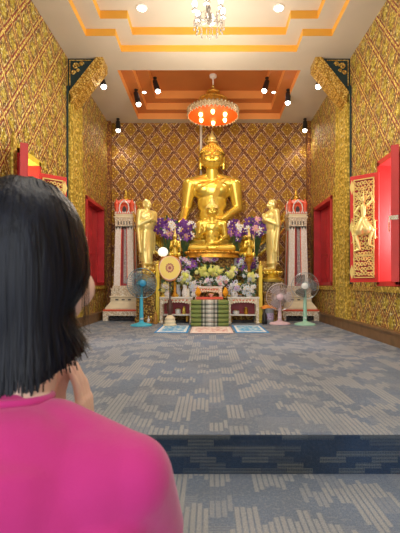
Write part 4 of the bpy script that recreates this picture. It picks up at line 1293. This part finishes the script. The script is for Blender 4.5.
# round globe lamp
Y = 6.62; c = W(163, 252, Y)
t = thing('globe_lamp', 'round white globe lamp on a gold stand above the ceremonial fan', 'lamp', (c.x + .0, Y, zT))
mb = MB(); h_ = c.z - zT
mb.lathe([(.06, 0), (.06, .015), (.015, .03), (.012, h_ * .5), (.022, h_ * .55), (.012, h_ * .6), (.012, h_ - .10), (.04, h_ - .075)], seg=16); mb.build('stand', M['gold'], t, smooth=True)
mb = MB(); mb.ell((0, 0, h_), (.085, .085, .078), 20, 14); mb.build('globe', M['globe'], t, smooth=True)

# ceremonial fan on its stand
Y = 6.10; c = W(170, 268, Y)
t = thing('ceremonial_fan', 'round yellow ceremonial fan with rosette on a carved stand', 'fan', (c.x, Y, FZ + .0))
hc = c.z - FZ
mb = MB(); n_ = 36; o2 = []
for i in range(n_):
    a = 2 * PI * i / n_; s_ = math.sin(a)
    r_ = .165 + (.012 * s_); o2.append((r_ * math.cos(a) * (1 + .06 * s_), (.198 if s_ < 0 else .178) * s_))
mb.prism(o2, 'y', -.008, .008)
face = mb.build('fan_face', M['talipot'], t, origin=(0, -.03, hc))
mb = MB(); mb.tube([(a, -.03, hc + b) for a, b in o2], .008, 6, closed=True); mb.build('fan_rim', M['orange_cloth'], t, smooth=True)
mb = MB(); mb.tube([(0, 0, .30), (0, 0, hc - .05)], .011, 8)
mb.lathe([(.012, hc - .25), (.022, hc - .23), (.012, hc - .2)], seg=10); mb.build('handle', M['niche'], t, smooth=True)
mb = MB(); mb.lathe([(.030, .10), (.042, .13), (.028, .18), (.048, .24), (.052, .30), (.030, .35), (.036, .38), (.012, .42)], seg=14); mb.build('carved_holder', simple('dark_brown_wood', (.09, .04, .03), .4), t, smooth=True)
mb = MB(); mb.lathe([(.098, 0), (.102, .02), (.085, .04), (.09, .07), (.075, .09), (.08, .12), (.06, .14), (.03, .17)], seg=20); mb.build('stand_base', M['cream_paint'], t, smooth=True)

# ------------------------------------------------------------------ small offerings
def bowl(label, px, Y, z, r, mat, cat='bowl', h=None, name='offering_bowl', group=None):
    X = (px - 209) * Y / F; t = thing(name, label, cat, (X, Y, z), group=group)
    h = h or r
    mb = MB(); mb.lathe([(r * .5, 0), (r * .55, h * .12), (r * .25, h * .25), (r * .7, h * .55), (r, h * .95), (r * 1.03, h), (r * .9, h * .96), (r * .5, h * .7)], seg=20); mb.build('cup', mat, t, smooth=True)
    mb = MB(); mb.ell((0, 0, h * .92), (r * .86, r * .86, h * .22), 14, 8); mb.build('contents', M['marigold'], t, smooth=True)
bowl('small gold bowl of marigolds on the left altar table next to the card', 177, 6.52, zT, .035, M['gold'])
bowl('small gold bowl of marigolds on the right altar table near the marigold cone', 229, 6.45, zT, .032, M['gold'])
bowl('orange filled glass dish at the middle of the right altar table', 240, 6.45, zT, .04, M['glass'])
bowl('white porcelain incense bowl on the red tray behind the cushion', 211, 6.36, FZ + .425, .05, M['porcelain'], 'bowl', .06)
# picture card and dark bottle on left table
t = thing('picture_card', 'small cream picture card standing on the left altar table', 'card', ((187 - 209) * 6.52 / F, 6.52, zT))
mb = MB(); mb.box(-.04, .04, -.006, .006, 0, .135); mb.build('frame', M['cream_paint'], t, bevel=.003)
mb = MB(); mb.box(-.03, .03, -.008, -.005, .012, .122); mb.build('picture', M['paper'], t)
mb = MB(); mb.box(-.008, .008, .004, .05, 0, .02); mb.build('prop', M['niche'], t)
def bottle(label, px, Y, z, r, h, mat, capm, name='bottle'):
    X = (px - 209) * Y / F; t = thing(name, label, 'bottle', (X, Y, z))
    mb = MB(); mb.lathe([(r * .9, 0), (r, .01), (r, h * .6), (r * .4, h * .78), (r * .36, h * .92)], seg=14); mb.build('glass_body', mat, t, smooth=True)
    mb = MB(); mb.lathe([(r * .44, h * .9), (r * .44, h), (r * .3, h * 1.01)], seg=12); mb.build('cap', capm, t, smooth=True)
bottle('black bottle beside the cream picture card on the left table', 192, 6.52, zT, .022, .13, M['black'], M['gold'])
bottle('dark bottle on the carpet just right of the right candle post', 264.5, 6.36, FZ, .04, .24, M['black'], M['black'])
bottle('clear bottle with white cap by the right candle post', 260.5, 6.70, FZ, .03, .27, M['glass'], M['white_plastic'])
bottle('amber bottle on the carpet between blue fan and left table', 155.5, 6.42, FZ, .035, .22, simple('amber', (.5, .25, .05), .2), M['gold'])
# jars under tables
for px, Y, r, h, mt, lb in ((178, 6.62, .045, .10, 'white_plastic', 'white jar on the lower shelf of the left altar table'),
                            (184, 6.60, .03, .13, 'gold', 'gold jar on the lower shelf of the left altar table'),
                            (236, 6.60, .055, .07, 'white_plastic', 'white bowl on the lower shelf of the right altar table'),
                            (246, 6.58, .035, .12, 'gold_dark', 'dark gold jar on the lower shelf of the right altar table')):
    t = thing('storage_jar', lb, 'jar', ((px - 209) * Y / F, Y, FZ + TH * .34))
    mb = MB(); mb.lathe([(r * .8, 0), (r, h * .2), (r, h * .7), (r * .6, h * .85)], seg=16); mb.build('jar_body', M[mt], t, smooth=True)
    mb = MB(); mb.lathe([(r * .65, h * .84), (r * .65, h * .95), (r * .15, h)], seg=14); mb.build('lid', M['gold'], t, smooth=True)
# figurines on the carpet between blue fan and left table
rnd = random.Random(5)
spots = [(151, 6.62, .20, 'gold', 'small gold figurine on the carpet behind the blue fan stem'), (154.5, 6.72, .32, 'gold_pale', 'pale gold standing figurine left of the left candle post'),
         (148.5, 6.50, .13, 'porcelain', 'white porcelain figurine by the blue fan base'), (272, 6.9, .38, 'gold_dark', 'dark gold figurine in front of the right plinth')]
for px, Y, h, mt, lb in spots[:3]:
    t = thing('figurine', lb, 'figurine', ((px - 209) * Y / F, Y, FZ))
    mb = MB(); s_ = h
    mb.lathe([(.30 * s_, 0), (.30 * s_, .08 * s_), (.2 * s_, .12 * s_)], seg=14); mb.build('base', M['gold_dark'], t, smooth=True)
    mb = MB(); mb.cap((0, 0, .2 * s_), .17 * s_, (0, 0, .5 * s_), .12 * s_, 12); mb.cap((-.13 * s_, 0, .55 * s_), .05 * s_, (.13 * s_, 0, .55 * s_), .05 * s_, 10)
    mb.ell((0, -.01 * s_, .74 * s_), (.09 * s_, .09 * s_, .11 * s_), 12, 8); mb.cap((0, 0, .85 * s_), .05 * s_, (0, 0, .97 * s_), .012 * s_, 10)
    for o in (-1, 1): mb.cap((o * .16 * s_, 0, .54 * s_), .045 * s_, (o * .17 * s_, -.06 * s_, .34 * s_), .035 * s_, 8); mb.cap((o * .08 * s_, -.03 * s_, .18 * s_), .07 * s_, (o * .2 * s_, -.14 * s_, .16 * s_), .05 * s_, 8)
    remeshed(mb, 'body', M[mt], .006, t, 2)
# plastic bucket with saffron cloth
Y = 6.50; X = .965
t = thing('bucket', 'translucent plastic bucket beside the right candle post', 'bucket', (X, Y, FZ))
mb = MB(); mb.lathe([(.075, 0), (.08, .01), (.098, .24), (.105, .25), (.096, .243), (.075, .02)], seg=26); mb.build('tub', M['glass'], t, smooth=True)
mb = MB(); mb.lathe([(.0865, .07), (.0945, .17)], seg=26); mb.build('label_band', simple('printed_band', (.45, .38, .55), .5, vary=.5, scale=40), t, smooth=True)
t = thing('folded_cloth', 'saffron orange cloth heaped on top of the plastic bucket', 'cloth', (X, Y, FZ + .245))
mb = MB()
vs = []; fs = []; N = 18
for i in range(N + 1):
    for j in range(N + 1):
        u = i / N * 2 - 1; v = j / N * 2 - 1; r_ = math.hypot(u, v)
        z_ = .045 * max(0, 1 - r_ ** 2) + .012 * noise.noise((u * 4, v * 4, 1)) + .012
        vs.append((u * .12, v * .10, z_ - (.035 * max(0, r_ - .85))))
for i in range(N):
    for j in range(N): a = i * (N + 1) + j; fs.append((a, a + N + 1, a + N + 2, a + 1))
mb.add(vs, fs); mb.build('drape', M['orange_cloth'], t, smooth=True)
mb = MB(); mb.ell((-.02, 0, .015), (.11, .09, .018), 16, 8); mb.build('fold', M['orange_cloth'], t, smooth=True)

# ------------------------------------------------------------------ the kneeling woman
per = thing('person', 'kneeling woman with black bob in magenta t-shirt, palms joined, seen from behind', 'person', (-.28, .45, 0))
def L(x, y, z): return Vector((x + .28, y - .45, z + CZ))
HC = Vector((-.289, .678, .030))
yaw = Matrix.Rotation(math.radians(-10), 3, 'Z')
def HD(x, y, z):           # head-local (face +y) to person-local
    v = yaw @ Vector((x, y, z)); return L(HC.x + v.x, HC.y + v.y, HC.z + v.z)
mb = MB()
mb.ell(HD(0, -.012, .025), (.079, .095, .098), 28, 18, yaw)
mb.ell(HD(0, .014, -.035), (.074, .076, .080), 26, 16, yaw)
mb.ell(HD(0, .055, -.088), (.034, .034, .026), 18, 12, yaw)
mb.ell(HD(0, .045, .045), (.062, .05, .045), 20, 12, yaw)
for s_ in (-1, 1):
    mb.ell(HD(s_ * .044, .048, -.038), (.032, .034, .036), 16, 10, yaw)
    mb.ell(HD(s_ * .032, .076, .012), (.016, .010, .009), 12, 8, yaw)
    mb.ell(HD(s_ * .078, -.005, -.005), (.008, .018, .030), 12, 8, yaw)
    mb.tube([HD(s_ * (.014 + .034 * i / 5), .089 - .010 * (i / 5) ** 2, .030 + .006 * math.sin(PI * i / 5)) for i in range(6)], .004, 6)
mb.cap(HD(0, .085, .018), .008, HD(0, .104, -.022), .012, 10); mb.ell(HD(.011, .093, -.028), (.009, .010, .007), 8, 6); mb.ell(HD(-.011, .093, -.028), (.009, .010, .007), 8, 6)
mb.ell(HD(0, .088, -.054), (.023, .010, .006), 12, 8, yaw); mb.ell(HD(0, .087, -.063), (.018, .010, .006), 12, 8, yaw)
# neck and trunk
mb.cap(L(-.294, .655, -.04), .054, L(-.284, .592, -.165), .048, 20); mb.cap(L(-.290, .672, -.06), .042, L(-.284, .612, -.175), .044, 20)
mb.cap(L(-.268, .575, -.20), .055, L(-.265, .545, -.27), .09, 20)
mb.ell(L(-.268, .545, -.32), (.135, .085, .14), 24, 14); mb.ell(L(-.27, .49, -.46), (.115, .08, .14), 22, 14); mb.ell(L(-.272, .45, -.60), (.155, .12, .12), 22, 14)
hx = -.268
for s_ in (-1, 1):
    sh = L(hx + s_ * .158, .54, -.26)
    mb.cap(L(hx + s_ * .04, .568, -.21), .042, sh, .042, 16)
    el = L(hx + s_ * .175, .66, -.445); wr = L(-.300 + s_ * .040, .855, -.335)
    mb.cap(sh, .047, el, .036, 16); mb.cap(el, .036, wr, .023, 14)
    # hand: palm then fingers, tented to meet at the tips
    kn = L(-.300 + s_ * .030, .865, -.250)
    for o in (-.028, -.010, .010, .028):
        mb.cap(wr + Vector((0, o * .55, .012)), .0135, kn + Vector((0, o, 0)), .0115, 10)
    for i, (o, ln) in enumerate(((-.029, .072), (-.010, .082), (.009, .077), (.027, .060))):
        a = kn + Vector((0, o, 0)); b = a + Vector((-s_ * .008, .003, ln * .52)); c = a + Vector((-s_ * (.0225), .002, ln))
        mb.cap(a, .0092, b, .0084, 10); mb.cap(b, .0084, c, .0066, 10)
    ta = wr + Vector((0, -.026, .028)); tb = ta + Vector((-s_ * .006, -.024, .030)); tc = tb + Vector((-s_ * .012, -.004, .030))
    mb.cap(ta, .0125, tb, .0100, 10); mb.cap(tb, .0098, tc, .0076, 10)
    # legs folded under
    hp = L(-.272 + s_ * .085, .44, -.63); kn2 = L(-.272 + s_ * .12, .80, -.735); an = L(-.272 + s_ * .08, .40, -.765)
    mb.cap(hp, .085, kn2, .055, 16); mb.cap(kn2, .05, an, .034, 14)
    mb.cap(an, .032, L(-.272 + s_ * .055, .24, -.772), .022, 12)
    for k in range(5): mb.cap(L(-.272 + s_ * (.03 + .012 * k), .25, -.782), .010, L(-.272 + s_ * (.028 + .013 * k), .205 + .005 * k, -.785), .008, 8)
mb.cap(L(hx - .10, .548, -.265), .05, L(hx + .10, .548, -.265), .05, 16)
body = remeshed(mb, 'body', M['skin'], .0034, per, 3, sm_f=.5)
# eyes, brows, lips
mb = MB()
for s_ in (-1, 1): mb.ell(HD(s_ * .032, .0845, .012), (.009, .004, .004), 10, 6, yaw)
mb.build('eyes', M['niche'], per, smooth=True)
mb = MB()
mb.ell(HD(0, .0975, -.0545), (.018, .003, .004), 10, 6, yaw); mb.ell(HD(0, .0965, -.0625), (.015, .003, .004), 10, 6, yaw)
mb.build('lips', simple('lips', (.55, .17, .17), .4), per, smooth=True)
# t-shirt
mb = MB()
mb.cap(L(hx - .010, .568, -.221), .074, L(hx, .53, -.28), .125, 26)
mb.ell(L(hx, .53, -.33), (.163, .116, .17), 30, 18); mb.ell(L(-.27, .485, -.47), (.15, .112, .16), 28, 16)
mb.cap(L(-.272, .45, -.56), .130, L(-.274, .44, -.66), .15, 26)
mb.cap(L(hx - .11, .54, -.27), .082, L(hx + .11, .54, -.27), .082, 22)
for s_ in (-1, 1):
    sh = L(hx + s_ * .158, .54, -.264)
    mb.cap(L(hx + s_ * .045, .562, -.220), .059, sh, .060, 20)
    q = L(hx + s_ * .172, .615, -.375)
    mb.cap(sh, .062, q, .058, 20)
    mb.cap(L(hx + s_ * .12, .51, -.34), .075, L(hx + s_ * .10, .50, -.44), .07, 18)
o = remeshed(mb, 't_shirt', M['shirt'], .006, per, 6, sm_f=.6)
mb = MB()
def ring(c, r, rx_, tilt, n_=28): return [c + Vector((rx_ * r * math.cos(i * 2 * PI / n_), r * math.sin(i * 2 * PI / n_), tilt * r * math.sin(i * 2 * PI / n_))) for i in range(n_)]
mb.tube(ring(L(-.280, .574, -.163), .051, 1.0, -.10), .0060, 8, closed=True)
mb.build('collar', M['shirt'], per, smooth=True)
mb = MB()
for s_ in (-1, 1):
    mb.cap(L(-.272 + s_ * .085, .44, -.64), .112, L(-.272 + s_ * .12, .80, -.735), .066, 18)
    mb.cap(L(-.272 + s_ * .12, .80, -.738), .062, L(-.272 + s_ * .085, .42, -.758), .044, 16)
mb.ell(L(-.273, .44, -.66), (.16, .13, .10), 22, 12)
for v in range(len(mb.v)):
    if mb.v[v][2] < .004: mb.v[v] = (mb.v[v][0], mb.v[v][1], .004)
remeshed(mb, 'trousers', M['trousers'], .008, per, 3)

# hair: shell + combed strands
HH = [(0, .152), (.30, .149), (.52, .137), (.70, .117), (.84, .088), (.94, .05), (.99, .005), (1.0, -.04), (.99, -.085), (.985, -.13), (1.0, -.192)]
HCc = Vector((-.303, .662, .018))
def hair_pt(th, s, off=0.0, hem=1.0, flick=0.0, notuck=False):
    """th: direction round the head (0 = +x, -90 deg = back), s 0..1 from crown to hem"""
    f = s * (len(HH) - 1); i = min(int(f), len(HH) - 2); q = f - i
    r0, z0 = HH[i]; r1, z1 = HH[i + 1]; r = r0 + (r1 - r0) * q; z = z0 + (z1 - z0) * q
    side_ = max(0, math.cos(th)) if math.sin(th) < .3 else max(0, math.cos(th))
    if z < 0: z *= hem * (1 - .31 * max(0, math.cos(th)) ** 1.5)
    rx_, ry_ = .102, .116
    dth = (th + PI) % (2 * PI) - PI
    tk = 0 if notuck else .030 * math.exp(-((z + .072) / .046) ** 2) * math.exp(-((dth - .05) / .62) ** 2)
    x = (r * (rx_ + off) - tk) * math.cos(th); y = (r * (ry_ + off) - tk) * math.sin(th)
    if s > .8: k = (s - .8) / .2; x += flick * k * k * math.cos(th); y += flick * k * k * math.sin(th)
    return L(HCc.x + x, HCc.y + y, HCc.z + z + (off if s < .2 else 0))
TH0, TH1 = math.radians(10), math.radians(112)        # opening for the face
mb = MB(); NT = 72; NS = 26; vs = []; fs = []
start = TH1 - 2 * PI; span = 2 * PI - (TH1 - TH0)
for i in range(NT + 1):
    th = start + span * i / NT
    for j in range(NS + 1):
        s = j / NS
        vs.append(hair_pt(th, s, -.004 + .0016 * math.sin(th * 31) * (s), 1.0, .0))
for i in range(NT):
    for j in range(NS): a = i * (NS + 1) + j; fs.append((a, a + 1, a + NS + 2, a + NS + 1))
# fringe cap over the forehead
n0 = len(vs); M2 = 16; S2 = 10
for i in range(M2 + 1):
    th = TH0 + (TH1 - TH0) * i / M2
    for j in range(S2 + 1): vs.append(hair_pt(th, j / S2 * .42, -.006))
for i in range(M2):
    for j in range(S2): a = n0 + i * (S2 + 1) + j; fs.append((a, a + 1, a + S2 + 2, a + S2 + 1))
mb.add(vs, fs)
rnd = random.Random(11)
def ribbon(th, s0, s1, wd, off, hem, flick, sway, notuck=False):
    K = 16; vs = []; 
    for k in range(K + 1):
        q = k / K; s = s0 + (s1 - s0) * q
        t2 = th + sway * q * q
        w = wd * (1 - .6 * q ** 4)
        p = hair_pt(t2, s, off + .0012 * math.sin(q * 9 + th * 7), hem, flick, notuck)
        tg = Vector((-math.sin(t2), math.cos(t2), 0))
        vs.append(p - tg * w); vs.append(p + tg * w)
    mb.add(vs, [(2 * k, 2 * k + 1, 2 * k + 3, 2 * k + 2) for k in range(K)])
for i in range(1900):
    th = start + span * rnd.random()
    ribbon(th, rnd.uniform(.02, .35), rnd.uniform(.93, 1.0), rnd.uniform(.0012, .0035), rnd.uniform(-.002, .004), rnd.uniform(.88, 1.10), rnd.uniform(-.004, .012), rnd.uniform(-.08, .08))
# the flicked ends at the right-hand side
for i in range(170):
    th = math.radians(rnd.uniform(-30, 6))
    ribbon(th, rnd.uniform(.1, .4), rnd.uniform(.90, .985), rnd.uniform(.0008, .0024), rnd.uniform(-.001, .004), rnd.uniform(.80, .95), rnd.uniform(.008, .034), rnd.uniform(-.1, .14))
# loose wisps beside the cheek
for i in range(22):
    th = math.radians(rnd.uniform(-8, 8)); ribbon(th, .15, rnd.uniform(.85, .97), rnd.uniform(.0005, .0012), rnd.uniform(-.002, .001), .95, rnd.uniform(0, .012), rnd.uniform(-.15, .1), True)
hair = mb.build('hair', M['hair'], per, smooth=True)

# ------------------------------------------------------------------ light
def area(name, loc, rot, sx, sy, e, col):
    l = bpy.data.lights.new(name, 'AREA'); l.shape = 'RECTANGLE'; l.size = sx; l.size_y = sy; l.energy = e; l.color = col
    o = bpy.data.objects.new(name, l); COL.objects.link(o); o.location = loc; o.rotation_euler = rot; return o
area('rear_daylight_fill', (0, -2.3, 1.9), (math.radians(90), 0, 0), 3.4, 3.2, 60, (.92, .96, 1))  # unseen area light added behind the camera, stands in for daylight there
area('hall_fill', (0, 1.6, rz(3.0)), (0, 0, 0), 2.6, 2.0, 55, (1, .93, .82))  # unseen area light added under the ceiling to brighten the hall
for sg in (-1, 1):
    area('window_daylight', (sg * 2.45, 4.36, rz(.7)), (0, math.radians(90) * sg, 0), .5, 1.2, 40, (.95, .97, 1))
l = bpy.data.lights.new('altar_fill', 'POINT'); l.energy = 95; l.shadow_soft_size = .5; l.color = (1, .9, .75)
lo = bpy.data.objects.new('altar_fill', l); COL.objects.link(lo); lo.location = (0, 4.7, rz(2.2))
w = bpy.data.worlds.new('world'); scn.world = w; w.use_nodes = True
bg = w.node_tree.nodes['Background']; bg.inputs[0].default_value = (.93, .96, 1, 1); bg.inputs[1].default_value = 1.6

# ------------------------------------------------------------------ camera
cd = bpy.data.cameras.new('camera'); co = bpy.data.objects.new('camera', cd); COL.objects.link(co)
co.location = (0, 0, CZ); co.rotation_euler = (math.radians(90), 0, 0)
cd.sensor_fit = 'AUTO'; cd.sensor_width = 36; cd.lens = 36 * F / 533
cd.shift_x = (200 - 209) / 533; cd.shift_y = (284 - 266.5) / 533
cd.clip_start = .02
cd.dof.use_dof = True; cd.dof.focus_distance = 6.0; cd.dof.aperture_fstop = 9
scn.camera = co
scn.view_settings.view_transform = 'Standard'; scn.view_settings.look = 'None'
scn.view_settings.exposure = 0.0
